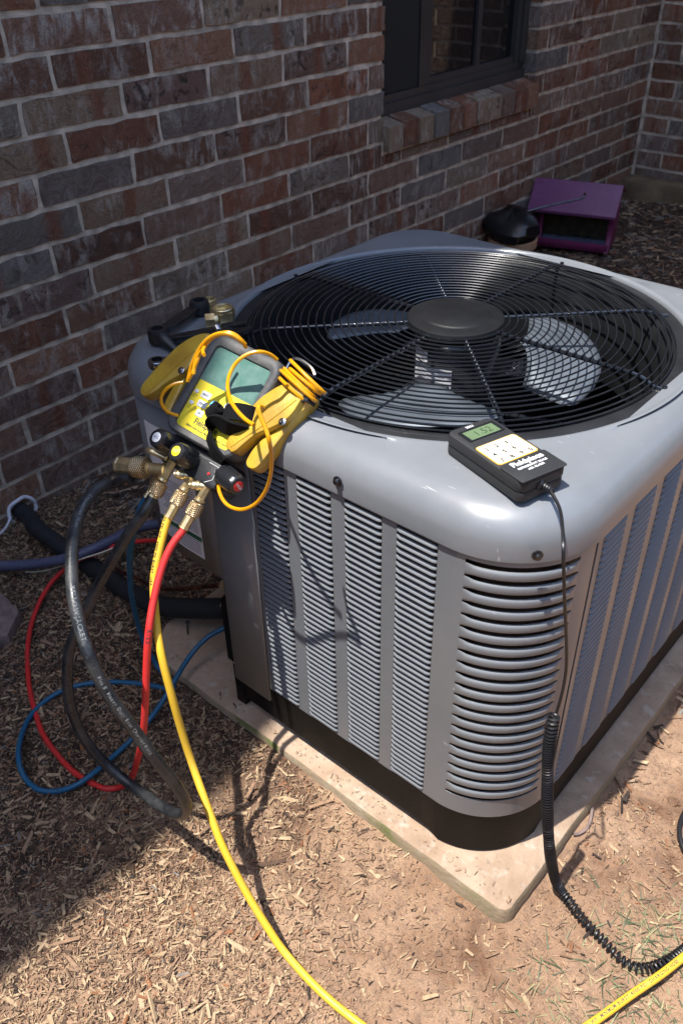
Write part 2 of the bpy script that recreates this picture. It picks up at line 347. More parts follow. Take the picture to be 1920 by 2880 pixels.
def spline(pts, per=8, it=2):
    """Uniform cubic B-spline through near the points, ends kept."""
    P = np.array(pts, float); P = np.vstack([2*P[0]-P[1], P, 2*P[-1]-P[-2]]); out = []
    for i in range(1, len(P)-2):
        p0, p1, p2, p3 = P[i-1], P[i], P[i+1], P[i+2]
        for k in range(per):
            t = k/per
            cr = .5*((2*p1)+(-p0+p2)*t+(2*p0-5*p1+4*p2-p3)*t*t+(-p0+3*p1-3*p2+p3)*t**3)
            bs = ((1-t)**3*p0+(3*t**3-6*t*t+4)*p1+(-3*t**3+3*t*t+3*t+1)*p2+t**3*p3)/6
            out.append(.45*cr+.55*bs)
    out.append(P[-2]); out[0] = P[1]
    return [Vector(p) for p in out]
def rot_to(axis, up=None):
    return Vector(axis).normalized().to_track_quat('Z', 'Y').to_matrix().to_4x4()
def at(p, axis=None, R=None):
    return Matrix.Translation(Vector(p)) @ (rot_to(axis) if axis is not None else (R or Matrix.Identity(4)))
def frame(O, X, Y, Z):
    return Matrix(((X[0], Y[0], Z[0], O[0]), (X[1], Y[1], Z[1], O[1]), (X[2], Y[2], Z[2], O[2]), (0, 0, 0, 1)))
def text_mesh(txt, size, bold=0.0, depth=0.0):
    cu = bpy.data.curves.new('txt', 'FONT'); cu.body = txt; cu.size = size; cu.extrude = depth; cu.offset = bold; cu.resolution_u = 3
    cu.align_x = 'LEFT'; cu.align_y = 'CENTER'
    o = bpy.data.objects.new('txt', cu); COL.objects.link(o); dg = bpy.context.evaluated_depsgraph_get(); dg.update()
    me = bpy.data.meshes.new_from_object(o.evaluated_get(dg)); bpy.data.objects.remove(o); bpy.data.curves.remove(cu)
    return me
def text(name, txt, T, size, m, parent, bold=0.0, align='C', sx=1.0):
    me = text_mesh(txt, size, bold); me.materials.clear(); me.materials.append(m)
    xs = [v.co.x for v in me.vertices]; w = (max(xs)+min(xs))/2 if xs else 0
    me.transform(Matrix.Translation((-w if align == 'C' else 0, 0, 0))); me.transform(Matrix.Diagonal((sx, 1, 1, 1))); me.transform(T)
    me.transform(WI(parent)); return link(name, me, parent)
def rrect(w, h, r, n=5, cx=0, cy=0):
    out = []
    for sx, sy, a0 in ((1, 1, 0), (-1, 1, 90), (-1, -1, 180), (1, -1, 270)):
        for k in range(n+1):
            a = math.radians(a0+90*k/n); out.append((cx+sx*(w/2-r)+r*math.cos(a), cy+sy*(h/2-r)+r*math.sin(a)))
    return out

# ------------------------------------------------------------------ ground
def smooth(a, b, x): t = np.clip((x-a)/(b-a), 0, 1); return t*t*(3-2*t)
def vnoise(x, y, s, seed=0):
    """value noise with numpy"""
    g = np.random.default_rng(seed).random((64, 64)); X = x*s; Y = y*s; i = np.floor(X).astype(int); j = np.floor(Y).astype(int)
    fx = X-i; fy = Y-j; fx = fx*fx*(3-2*fx); fy = fy*fy*(3-2*fy); G = lambda a, b: g[a % 64, b % 64]
    return (G(i, j)*(1-fx)+G(i+1, j)*fx)*(1-fy)+(G(i, j+1)*(1-fx)+G(i+1, j+1)*fx)*fy-.5
def gbase(x, y):
    x = np.asarray(x, float); y = np.asarray(y, float)
    dx = np.maximum(np.maximum(.62-x, 0), x-1.465); dy = np.maximum(np.maximum(-.612-y, 0), y-.25); dp = np.hypot(dx, dy)
    far = np.clip((y-.6)/1.4, 0, 1)
    return .02*smooth(.25, .85, x)*(1-far)+np.where(y < -.60, .026*np.clip(1.1-.55*(x-.65)/.8, .4, 1.1), .014)*np.exp(-dp/.06)*(y < .3)+.045*far
def gh(x, y):
    x = np.asarray(x, float); y = np.asarray(y, float)
    lump = np.abs(vnoise(x, y, 22, 4))*.012
    return gbase(x, y)-.004+vnoise(x, y, 5, 1)*.012+vnoise(x, y, 17, 2)*.007+lump+vnoise(x, y, 61, 3)*.005+vnoise(x, y, 140, 5)*.0028
def grid(x0, x1, y0, y1, nx, ny, fn, drop=None):
    xs = np.linspace(x0, x1, nx); ys = np.linspace(y0, y1, ny); X, Y = np.meshgrid(xs, ys); Z = fn(X, Y)
    v = np.stack([X.ravel(), Y.ravel(), Z.ravel()], 1); i = np.arange(nx-1)[None, :]+np.arange(ny-1)[:, None]*nx
    f = np.stack([i, i+1, i+nx+1, i+nx], -1).reshape(-1, 4); return v, f
def np_mesh(name, v, f, mats, smooth_=True, mi=None):
    me = bpy.data.meshes.new(name); me.vertices.add(len(v)); me.vertices.foreach_set('co', v.astype(np.float32).ravel())
    k = f.shape[1]; me.loops.add(f.size); me.loops.foreach_set('vertex_index', f.astype(np.int32).ravel())
    me.polygons.add(len(f)); me.polygons.foreach_set('loop_start', np.arange(0, f.size, k, dtype=np.int32))
    me.polygons.foreach_set('use_smooth', np.full(len(f), smooth_))
    for m in mats: me.materials.append(m)
    if mi is not None: me.polygons.foreach_set('material_index', mi.astype(np.int32))
    me.update(calc_edges=True); me.validate(); return me
v, f = grid(0.0, 2.6, -1.6, 2.8, 500, 780, gh)
tag(link('ground', np_mesh('ground', v, f, [M['soil']])), 'bare dry soil and damp mulch bed round the concrete pad', None, None, 'structure')
far = MB()
def strip(x0, x1, y0, y1): far.add([(x0, y0, -.012), (x1, y0, -.012), (x1, y1, -.012), (x0, y1, -.012)], [(0, 1, 2, 3)])
strip(-60, 2.58, -80, -1.58); strip(2.58, 80, -80, 80); strip(-60, 0.01, -1.58, 80); strip(0.01, 2.58, 2.79, 80)
tag(link('terrain', far.mesh('terrain', M['soil'])), None, None, None, 'structure')
# ------------------------------------------------------------------ house: brick walls, window, eave
CH, CP = 0.0732, 0.254           # course height, brick pitch
ZR1 = 0.975                      # height of the bed joint under the top course in view
house = thing('brick_house', 'mottled brown and grey brick house corner with light mortar, beside the grey cooling unit', 'house')
def brick_mesh(i, L, Hh, D=.09):
    r = random.Random(100+i); nx, nz = 6, 2; vs = []; fs = []
    for a in range(nx+1):
        for b in range(nz+1):
            edge = (a in (0, nx)) or (b in (0, nz)); x = -L/2+L*a/nx; z = -Hh/2+Hh*b/nz
            if a in (0, nx): x += r.uniform(-.0030, .0022)*(1 if a else -1)*-1
            if b in (0, nz): z += r.uniform(-.0026, .0020)
            vs.append((x, (r.uniform(-.0022, .0004) if edge else r.uniform(-.0007, .0010)), z))
    I = lambda a, b: a*(nz+1)+b
    fs = [(I(a, b), I(a, b+1), I(a+1, b+1), I(a+1, b)) for a in range(nx) for b in range(nz)]
    per = [I(a, 0) for a in range(nx+1)]+[I(nx, b) for b in range(1, nz+1)]+[I(a, nz) for a in range(nx-1, -1, -1)]+[I(0, b) for b in range(nz-1, 0, -1)]
    o = len(vs)
    for p in per: vs.append((vs[p][0], -D, vs[p][2]))
    n = len(per); fs += [(per[k], per[(k+1) % n], o+(k+1) % n, o+k) for k in range(n)]
    me = bpy.data.meshes.new('brick'); me.from_pydata(vs, [], [tuple(reversed(f)) for f in fs]); me.materials.append(M['brick']); me.update()
    return me
BM = [brick_mesh(i, CP-.0125, CH-.0130) for i in range(9)]
SB = MB()                        # bricks past the ones in view
def put_brick(wall, s0, s1, z, h=CH, single_=True):
    L = s1-s0
    if L < .012: return
    if wall == 'L': loc = (random.uniform(-.001, .001), (s0+s1)/2, z+h/2); rz = -math.pi/2
    else: loc = ((s0+s1)/2, 2.80, z+h/2); rz = math.pi
    if single_:
        o = link('brick', random.choice(BM), house, loc); o.rotation_euler = (0, random.choice((0, math.pi)) if h == CH else 0, rz)
        o.scale = ((L-.0125)/(CP-.0125), 1, (h-.0130)/(CH-.0130))
    else:
        a = (L-.0125)/2; c = (h-.0130)/2
        if wall == 'L': SB.box((-.088, loc[1]-a, loc[2]-c), (0, loc[1]+a, loc[2]+c))
        else: SB.box((loc[0]-a, 2.80, loc[2]-c), (loc[0]+a, 2.888, loc[2]+c))
WY0, WY1 = .918, 1.800
for k in range(15, -44, -1):
    z = ZR1-CH*(k-1); off = 0 if k % 2 else -.649
    for n in range(-17, 14):
        a, b = (n+off)*CP, (n+1+off)*CP
        if b > 2.80: b = 2.80
        if a >= 2.80: continue
        segs = [(a, b, CH)]
        if k <= 6 and z < 1.95:
            segs = []
            if a < WY0: segs.append((a, min(b, WY0+.010), CH))
            if b > WY1: segs.append((max(a, WY1-.010), b, CH))
        elif k == 7:
            segs = [(a, min(b, WY0), CH)] if a < WY0-.02 else []
            if b > WY0+.012 and a < WY1-.012: segs.append((max(a, WY0-.004 if a < WY0 else a), min(b, WY1), CH-.034))
            if b > WY1+.02: segs.append((max(a, WY1), b, CH))
        for (p, q, h) in segs:
            vis = (q > -.80) and (z < (1.16 if p < .9 else 1.02)) and not (q > -.2 and p < .6 and z < .12) and k < 15
            put_brick('L', p, q, z, h, vis)
    for n in range(0, 11):
        a, b = (n-(.5 if k % 2 == 0 else 0))*CP, (n+1-(.5 if k % 2 == 0 else 0))*CP
        a = max(a, .004)
        if b > a: put_brick('F', a, b, z, CH, a < .30 and z < 1.0)
so_ = obj('brick', SB, M['brick'], house); so_['kind'] = 'stuff'
for i in range(11):                                  # rowlock sill, bricks on edge
    w = (WY1-WY0)/11; y0 = WY0+i*w+.004; y1 = y0+w-.008; r = random.uniform(-.003, .003); fx = .022+r; mb = MB()
    za, zb = .580+random.uniform(-.002, .002), .655+random.uniform(-.002, .002)
    mb.prism([(fx, za), (fx+.001, zb), (-.075, zb+.020), (-.075, za+.010)], 0, y1-y0, bev=.0025)
    me = mb.mesh('brick', M['brick']); me.transform(Matrix(((1, 0, 0, 0), (0, 0, 1, -(y1-y0)/2), (0, 1, 0, -.62), (0, 0, 0, 1)))); me.flip_normals()
    o = link('brick', me, house, (0, (y0+y1)/2, .62))
mo = MB()
mo.box((-.085, -4.5, -.1), (-.0045, WY0-.003, 4.25)); mo.box((-.085, WY1+.003, -.1), (-.0045, 2.80, 4.25))
mo.box((-.084, WY0-.003, -.1), (-.005, WY1+.003, .579)); mo.box((-.084, WY0-.003, 1.95), (-.005, WY1+.003, 4.25))
mo.box((-.08, WY0+.0045, .579), (.012, WY1-.0045, .645)); mo.box((-.08, WY0-.002, .57), (-.002, WY0+.006, .645)); mo.box((-.08, WY1-.006, .57), (-.002, WY1+.002, .645))
mo.box((-.086, 2.8045, -.1), (2.80, 2.87, 4.25))
obj('mortar', mo, M['mortar'], house)
ft = MB()                                            # rough footing under the far wall
pts = [(-.01+.05*i, 2.72-.03*math.sin(i*.9)-.02*random.random()) for i in range(30)]
ft.prism(pts+[(1.45, 2.802), (-.01, 2.802)], .0, .135, bev=.02)
obj('footing', ft, M['earth'], house)
# window
wf = MB()
def bar(mb, y0, y1, z0, z1, x0, x1, mi=0): mb.box((x0, y0, z0), (x1, y1, z1), mi)
bar(wf, WY0+.004, WY1-.004, .668, .700, -.085, -.045); bar(wf, WY0+.004, WY1-.004, .700, .722, -.085, -.056)
bar(wf, WY1-.040, WY1-.004, .722, 1.94, -.085, -.046); bar(wf, WY1-.062, WY1-.040, .722, 1.94, -.085, -.056)
bar(wf, WY0+.004, WY0+.040, .722, 1.94, -.085, -.046)
win = obj('window', wf, M['bronze'], house)
sa = MB(); bar(sa, 1.175, 1.235, .722, 1.94, -.084, -.060); bar(sa, 1.235, WY1-.062, .722, .742, -.084, -.062); bar(sa, 1.50, 1.525, .742, 1.94, -.083, -.066)
obj('sash', sa, M['bronze'], win)
for y0, y1 in ((WY0+.04, 1.175), (1.235, 1.50), (1.525, WY1-.062)):
    p = MB(); p.box((-.080, y0, .722), (-.076, y1, 1.94)); obj('pane', p, M['glass'], win)
p = MB(); p.box((-.066, WY0+.045, .724), (-.0655, 1.172, 1.93)); obj('insect_screen', p, M['screen'], win)
p = MB(); p.box((-.60, WY0-.3, .4), (-.58, WY1+.3, 2.1)); obj('room', p, M['dark'], win)
# eave that shades the wall
ev = MB(); ev.box((-2.5, -6.0, 4.18), (.585, 6.0, 4.26)); roof = obj('roof', ev, M['eave'], house)
rs = MB(); rs.prism([(-2.6, 5.30), (.594, 4.265), (.594, 4.285), (-2.6, 5.36)], -6.05, 6.05, T=Matrix(((1, 0, 0, 0), (0, 0, 1, 0), (0, 1, 0, 0), (0, 0, 0, 1))))
obj('shingle', rs, M['shingle'], roof)
ev = MB(); ev.box((-.4, 2.36, 2.72), (2.9, 3.6, 2.80)); obj('eave', ev, M['eave'], house)  # unseen eave, added to keep sky light off the far wall

blocker = thing('sky_blocker', 'added unseen brown board fence along the far side of the yard, beyond the right edge', 'blocker', (3.9, -3.7, 0))  # boards added out of view to cut sky light on the unit's shaded sides
fb = MB(); fb.prism([(-.068, -.011), (.068, -.011), (.068, .011), (-.068, .011)], -.03, 2.45, bev=.002); fbm = fb.mesh('board', M['wood'])
for i in range(56):
    o = link('board', fbm, blocker, (random.uniform(-.003, .003), .07+.145*i, random.uniform(-.01, .01))); o.rotation_euler = (0, 0, math.pi/2)
for i in range(52): link('board', fbm, blocker, (-.07-.145*i, random.uniform(-.003, .003), random.uniform(-.01, .01)))
for z in (.35, 1.2, 2.1):
    r_ = MB(); r_.box((3.913, -3.7, z), (3.95, 4.4, z+.09)); r_.box((-3.7, -3.75, z), (3.9, -3.713, z+.09)); obj('rail', r_, M['wood'], blocker)
# ------------------------------------------------------------------ concrete pad
pd = MB(); X0, X1, Y0, Y1 = .655, 1.463, -.614, .26; poly = []
def edge(ax, ay, bx, by, n, amp):
    w = 0
    for i in range(n):
        w = w*.7+random.uniform(-amp, amp)*.5; t = i/n; dx, dy = by-ay, ax-bx; L = math.hypot(dx, dy); poly.append((ax+(bx-ax)*t+dx/L*w, ay+(by-ay)*t+dy/L*w))
edge(X0+.12, Y0-.004, X1-.022, Y0-.006, 26, .0022)
for a in (-75, -45, -15): poly.append((X1-.020+.020*math.cos(math.radians(a)), Y0+.014+.020*math.sin(math.radians(a))))
edge(X1, Y0+.022, X1+.004, Y1, 26, .0022); edge(X1, Y1, X0, Y1, 10, .002); edge(X0-.03, Y1, X0-.03, Y0+.11, 10, .002)
for a in (200, 222, 244, 262): poly.append((X0+.075+.11*math.cos(math.radians(a)), Y0+.106+.11*math.sin(math.radians(a))))
pd.prism(poly, -.08, .060, bev=.009)
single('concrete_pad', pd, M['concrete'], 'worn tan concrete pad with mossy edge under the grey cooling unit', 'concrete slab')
P_ = MB(); P_.prism([(.25, -.82), (.36, -.800), (.385, -.755), (.34, -.700), (.26, -.69), (.18, -.76)], -.01, .034, bev=.008)
single('paver_stone', P_, M['paver'], 'rough pinkish stone lying in the mulch at the left edge', 'stone')

# ------------------------------------------------------------------ mulch chips, clods, grass (uncountable)
def chips(name, N, region, size, dens, mats, weights, seed, flat=.35, lift=.0, dry=True):
    g = np.random.default_rng(seed); x = g.uniform(region[0], region[1], N*4); y = g.uniform(region[2], region[3], N*4)
    k = g.random(N*4) < dens(x, y); x, y = x[k][:N], y[k][:N]; n = len(x)
    L = np.exp(g.normal(math.log(size), .55, n)); L = np.clip(L, size*.35, size*3.4); Wd = np.clip(L*g.uniform(.10, .36, n), .0007, .0065); T = np.clip(Wd*g.uniform(.2, .5, n), .0005, .0025)
    yaw = g.uniform(0, 2*np.pi, n); pit = g.normal(0, .22, n)*flat*2; rol = g.normal(0, .6, n)
    c = np.array([[-.5, -.5, -.5], [.5, -.35, -.5], [.5, .4, -.5], [-.5, .5, -.5], [-.5, -.5, .5], [.5, -.35, .5], [.5, .4, .5], [-.5, .5, .5]])
    V = c[None]*np.stack([L, Wd, T], 1)[:, None, :]; V = V+g.uniform(-.12, .12, V.shape)*np.stack([L, Wd, T*0], 1)[:, None, :]
    cr, sr = np.cos(rol), np.sin(rol); y1 = V[..., 1]*cr[:, None]-V[..., 2]*sr[:, None]; z1 = V[..., 1]*sr[:, None]+V[..., 2]*cr[:, None]
    cp, sp_ = np.cos(pit), np.sin(pit); x2 = V[..., 0]*cp[:, None]-z1*sp_[:, None]; z2 = V[..., 0]*sp_[:, None]+z1*cp[:, None]
    cy, sy = np.cos(yaw), np.sin(yaw); X = x2*cy[:, None]-y1*sy[:, None]+x[:, None]; Y = x2*sy[:, None]+y1*cy[:, None]+y[:, None]
    Z = z2+(gh(x, y)+.0012+lift+np.abs(g.normal(0, .0022, n)))[:, None]
    v = np.stack([X, Y, Z], -1).reshape(-1, 3)
    F = np.array([[4, 5, 6, 7], [0, 1, 5, 4], [1, 2, 6, 5], [2, 3, 7, 6], [3, 0, 4, 7]])
    f = (F[None]+(np.arange(n)*8)[:, None, None]).reshape(-1, 4); pick = g.choice(len(mats), n, p=weights)
    if dry: sw = (g.random(n) < smooth(.72, 1.12, x+.10*vnoise(x, y, 5, 41))*.72) & (pick >= 2); pick = np.where(sw, g.choice(len(mats), n, p=[.50, .40, .05, .0, .0, .05]), pick)   # dry, paler chips past the house-shadow edge: sun brightness put into their colour
    mi = np.repeat(pick, 5)
    return link(name, np_mesh(name, v, f, mats, False, mi))
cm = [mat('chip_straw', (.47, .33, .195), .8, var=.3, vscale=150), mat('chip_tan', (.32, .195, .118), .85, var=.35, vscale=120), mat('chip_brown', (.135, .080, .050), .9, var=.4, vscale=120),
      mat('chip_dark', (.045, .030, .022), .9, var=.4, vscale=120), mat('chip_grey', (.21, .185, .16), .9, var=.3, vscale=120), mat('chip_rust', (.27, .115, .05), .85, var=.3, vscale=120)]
onpad = lambda x, y: (x > .65) & (x < 1.472) & (y > -.622) & (y < .27)
def den_m(x, y):
    k = x-.25*y*0-(.10*(y < -1)); e = x+.9*(y+.75)
    d = np.clip(1.25-(e+.35*vnoise(x, y, 4, 31)-.80)*1.9, .10, 1.0); d = np.where((y > -.5) & (x > 1.45), .12, d); d = d*np.clip(.35+1.9*(vnoise(x, y, 7, 9)+.5), .2, 1.0)
    return np.where(onpad(x, y), 0, d)
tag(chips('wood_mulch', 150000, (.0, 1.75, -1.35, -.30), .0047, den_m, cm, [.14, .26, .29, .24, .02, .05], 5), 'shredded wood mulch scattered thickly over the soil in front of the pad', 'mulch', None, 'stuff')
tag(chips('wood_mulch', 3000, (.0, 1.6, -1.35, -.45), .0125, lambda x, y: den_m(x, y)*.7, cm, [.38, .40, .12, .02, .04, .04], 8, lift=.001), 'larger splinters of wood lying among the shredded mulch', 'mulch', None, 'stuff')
strip_ = lambda x, y: np.where((x > .70) & (x < 1.455) & (y > -.609) & (y < -.590), np.clip(.1+1.6*(vnoise(x, y, 14, 77)+.5), 0, 1), 0)
_gh = gh; gh = lambda x, y: np.full(np.shape(x), .0600)
tag(chips('loose_crumbs', 130, (.70, 1.455, -.609, -.590), .0028, strip_, cm, [.15, .25, .30, .10, .15, .05], 15, flat=.1), 'crumbs of mulch and dirt spilled on the front edge of the concrete pad', 'debris', None, 'stuff')
gh = _gh
den_b = lambda x, y: np.where(onpad(x, y), 0, 1.0)
tag(chips('wood_mulch', 16000, (.0, 1.5, -.35, 2.75), .020, den_b, cm, [.10, .22, .26, .20, .17, .05], 6, lift=.001, dry=False), 'coarse weathered mulch in the shade behind the unit', 'mulch', None, 'stuff')
def clods(N, region, size, seed, dens):
    g = np.random.default_rng(seed); x = g.uniform(region[0], region[1], N); y = g.uniform(region[2], region[3], N); k = dens(x, y) > g.random(N); x, y = x[k], y[k]; n = len(x)
    c = np.array([[1, 0, 0], [0, 1, 0], [-1, 0, 0], [0, -1, 0], [0, 0, .8], [0, 0, -.8], [.6, .6, .4], [-.6, .6, .4], [-.6, -.6, .4], [.6, -.6, .4]])
    F = np.array([[0, 6, 9], [0, 1, 6], [1, 7, 6], [1, 2, 7], [2, 8, 7], [2, 3, 8], [3, 9, 8], [3, 0, 9], [4, 9, 6], [4, 6, 7], [4, 7, 8], [4, 8, 9]])
    s = np.exp(g.normal(math.log(size), .5, n)); V = c[None]*s[:, None, None]*g.uniform(.55, 1.3, (n, 10, 3)); V[..., 2] *= .7
    v = V+np.stack([x, y, gh(x, y)+s*.15], 1)[:, None, :]; f = (F[None]+(np.arange(n)*10)[:, None, None]).reshape(-1, 3)
    return link('soil_clods', np_mesh('soil_clods', v.reshape(-1, 3), f, [M['soil']], False))
tag(clods(30000, (.5, 1.9, -1.35, .3), .0023, 3, lambda x, y: np.where(onpad(x, y), 0, np.clip(.25+1.8*(vnoise(x, y, 9, 21)+.5), 0, 1))), 'crumbs and clods of dry earth over the ground', 'soil', None, 'stuff')
def grass(N, spots, seed):
    r = random.Random(seed); mb = MB()
    for i in range(N):
        cx, cy, sg = r.choice(spots); x = r.gauss(cx, sg); y = r.gauss(cy, sg)
        if onpad(x, y): continue
        z = float(gh(x, y)); a = r.uniform(0, 6.28); L = r.uniform(.010, .040); w = r.uniform(.0006, .0013); lean = r.uniform(.6, 1.6); d = Vector((math.cos(a), math.sin(a), 0)); s = Vector((-d.y, d.x, 0))
        pts = []
        for k in range(5):
            t = k/4; h = math.sin(min(t*lean, 1.55))*L*.45/lean; pts.append(Vector((x, y, z))+d*(L*t*.85)+Vector((0, 0, max(h*(1-.35*t), .001))))
        vs = []
        for k, p in enumerate(pts): ww = w*(1-k/4.3); vs += [p-s*ww, p+s*ww]
        mb.add(vs, [(2*k, 2*k+1, 2*k+3, 2*k+2) for k in range(4)], r.choice((0, 0, 1, 2)), True)
    return link('grass', mb.mesh('grass', [mat('grass_blade', (.075, .10, .045), .6, var=.4, vscale=50), mat('grass_pale', (.20, .23, .11), .65, var=.3, vscale=50), mat('grass_dry', (.34, .29, .15), .8, var=.3, vscale=50)]))
tag(grass(620, [(1.63, -.62, .05), (1.68, -.55, .05), (1.58, -.70, .045), (1.70, -.66, .05), (1.62, -.50, .03), (1.68, -.45, .05)], 4), 'thin green and straw coloured grass blades in the dirt at the lower right', 'grass', None, 'stuff')

# ------------------------------------------------------------------ cooling unit
AX, AY, HS = 1.0374, -.2009, .3905           # centre, half side
ac = thing('air_conditioner', 'big square grey cooling unit with louvred sides and round fan grille on top', 'air conditioner', (AX, AY, .06))
def rr_rad(th, h, r):
    c, s = abs(math.cos(th)), abs(math.sin(th)); k = h-r
    if c > 1e-9 and s/c*h <= k: return h/c
    if s > 1e-9 and c/s*h <= k: return h/s
    b = k*(c+s); return b+math.sqrt(max(b*b-(2*k*k-r*r), 0))
N = 320
def ring(o, z): return [(AX+rr_rad(2*math.pi*i/N, HS+.004-o, max(.128-o, .03))*math.cos(2*math.pi*i/N), AY+rr_rad(2*math.pi*i/N, HS+.004-o, max(.128-o, .03))*math.sin(2*math.pi*i/N), z) for i in range(N)]
def circ(r, z, n=N): return [(AX+r*math.cos(2*math.pi*i/n), AY+r*math.sin(2*math.pi*i/n), z) for i in range(n)]
def loft(mb, rings, smooth_=True, mi=0):
    n = len(rings[0]); vs = [p for r in rings for p in r]
    mb.add(vs, [(i*n+k, i*n+(k+1) % n, (i+1)*n+(k+1) % n, (i+1)*n+k) for i in range(len(rings)-1) for k in range(n)], mi, smooth_)
tc_ = MB(); R0 = [ring(.006, .640), ring(.005, .6262), ring(.002, .6245), ring(0, .6262), ring(0, .634), ring(.0008, .6405)]
for k in range(1, 11):
    a = math.pi/2*k/10; R0.append(ring(.0008+.050*(1-math.cos(a)), .6405+.0445*math.sin(a)))
outer = ring(.062, .6862); rim = circ(.356, .6888)
R0.append(outer)
for t in (.35, .7, 1.0): R0.append([tuple(np.array(a)*(1-t)+np.array(b)*t) for a, b in zip(outer, rim)])
R0 += [circ(.3535, .6892), circ(.3510, .6890), circ(.3485, .6878), circ(.3468, .6858), circ(.3458, .6830), circ(.3452, .6780)]
loft(tc_, R0); cover = obj('top_cover', tc_, M['paint'], ac)
sc_ = MB()
for p, ax in (((1.143, AY-HS-.006, .648), (0, -1, 0)), ((1.4005, -.5655, .645), (.70, -.71, 0)), ((AX+HS+.005, -.1, .646), (1, 0, 0)), ((.80, AY-HS-.006, .648), (0, -1, 0))):
    T = at(p, ax); s1 = MB(); s1.lathe([(.0065, -.001), (.0065, .0008), (.0042, .001), (.0042, .0042), (.0034, .005), (0, .005)], 6 if False else 18, T=T, smooth=True); obj('screw', s1, M['tool'], cover)
sh = MB(); loft(sh, [circ(.3470, .6815), circ(.3450, .6825), circ(.3205, .6828), circ(.3170, .6800), circ(.311, .66), circ(.302, .60), circ(.306, .52), circ(.35, .50)]); obj('fan_shroud', sh, M['shelf'], ac)
# grille
zr = lambda r: .6985 if r < .285 else .6985-.0115*((r-.285)/.037)**2
radii = [.0815+.01198*i for i in range(20)]+[.3165, .3222]
gr = MB(); ringparts = []
hubm = MB(); hubm.lathe([(.0, .705), (.050, .705), (.0512, .7042), (.0525, .7030), (.055, .7026), (.068, .7018), (.0735, .7000), (.0748, .6975), (.0745, .690), (.060, .688), (.0, .688)][::-1], 72, T=Matrix.Translation((AX, AY, 0)))
grille = thing('fan_grille', None, None); grille['label'] = None
for k in ('label', 'category'):
    if k in grille: del grille[k]
grille.location = (0, 0, .62); grille.parent = ac; grille.name = 'fan_grille'
obj('grille_hub', hubm, M['hub'], grille)
for r in radii:
    m_ = MB(); n = 120; m_.tube([(AX+r*math.cos(2*math.pi*i/n), AY+r*math.sin(2*math.pi*i/n), zr(r)) for i in range(n)], .00132, 6, closed=True); obj('grille_ring', m_, M['blackwire'], grille)
for k in range(8):
    a = math.pi/4*k+math.radians(.5); m_ = MB(); ex = .340 if k % 2 == 0 else .334
    rs_ = [.060]+[.06+.26*i/14 for i in range(1, 15)]+[ex]
    m_.tube([(AX+r*math.cos(a), AY+r*math.sin(a), zr(min(r, .322))-.0046+(.001 if r > .322 else 0)) for r in rs_], .0033, 8)
    for r in radii: m_.lathe([(0, -.0026), (.0024, -.0012), (.0024, .0012), (0, .0026)], 6, T=at((AX+r*math.cos(a), AY+r*math.sin(a), zr(r)-.0012), (math.cos(a), math.sin(a), 0)))
    obj('grille_spoke', m_, M['blackwire'], grille)
    if k % 2 == 0:
        c_ = MB(); c_.lathe([(.0055, 0), (.0055, .0015), (.0035, .002), (.0035, .0055), (0, .006)], 10, T=Matrix.Translation((AX+.334*math.cos(a), AY+.334*math.sin(a), .6835))); obj('bolt', c_, M['blackwire'], grille)
# motor and fan
mt = MB(); mt.lathe([(0, .488), (.058, .490), (.066, .498), (.0665, .58), (.0665, .668), (.060, .678), (.02, .680), (.02, .69), (0, .69)], 48, T=Matrix.Translation((AX+.004, AY+.004, 0))); motor = obj('fan_motor', mt, M['motor'], ac)
lb = MB()
def wrap(mb, a0, a1, z0, z1, r, mi=0, n=10):
    vs = [];
    for i in range(n+1):
        a = math.radians(a0+(a1-a0)*i/n)
        for z in (z0, z1): vs.append((AX+.004+r*math.cos(a), AY+.004+r*math.sin(a), z))
    mb.add(vs, [(2*i, 2*i+2, 2*i+3, 2*i+1) for i in range(n)], mi, True)
wrap(lb, -128, -62, .605, .640, .0669); wrap(lb, -128, -98, .643, .662, .0669)
for i in range(9): wrap(lb, -124+random.uniform(0, 6), -68-random.uniform(0, 22), .608+i*.0035, .6093+i*.0035, .0671, 1)
for i in range(4): wrap(lb, -125, -104+random.uniform(-4, 3), .645+i*.004, .6462+i*.004, .0671, 1)
obj('motor_label', lb, [M['white'], M['inkblue']], motor)
for a0 in (36, 156, 276):
    b_ = MB(); nu, nv = 10, 8; vs = []
    for i in range(nu+1):
        for j in range(nv+1):
            t = i/nu; s = j/nv; r = .115+.118*t; span = 44+34*math.sin(min(t*1.25, 1)*math.pi/2)*(1-.25*max(t-.85, 0)/.15)
            a = math.radians(a0-span/2+span*s+12*t); rr = r*(1-.10*(2*s-1)**2*t**3)
            vs.append((AX+rr*math.cos(a), AY+rr*math.sin(a),   .622+.036*(s-.5)+.012*math.sin(s*math.pi)))
    b_.add(vs, [(i*(nv+1)+j, (i+1)*(nv+1)+j, (i+1)*(nv+1)+j+1, i*(nv+1)+j+1) for i in range(nu) for j in range(nv)], 0, True)
    o = obj('fan_blade', b_, M['alu'], ac); md = o.modifiers.new('thickness', 'SOLIDIFY'); md.thickness = .0016
for a0 in (36, 156, 276):
    a = math.radians(a0); m_ = MB(); m_.prism([(.0, -.022), (.10, -.030), (.150, -.012), (.150, .016), (.10, .030), (0, .022)], .614, .617, T=Matrix.Translation((AX, AY, 0)) @ Matrix.Rotation(a, 4, 'Z')); obj('blade_arm', m_, M['blackwire'], ac)
for k in range(3):
    a = math.radians(20+120*k); m_ = MB(); m_.tube([(AX+.05*math.cos(a), AY+.05*math.sin(a), .545), (AX+.30*math.cos(a), AY+.30*math.sin(a), .55), (AX+.31*math.cos(a), AY+.31*math.sin(a), .62)], .004, 8); obj('motor_bracket', m_, M['blackwire'], ac)
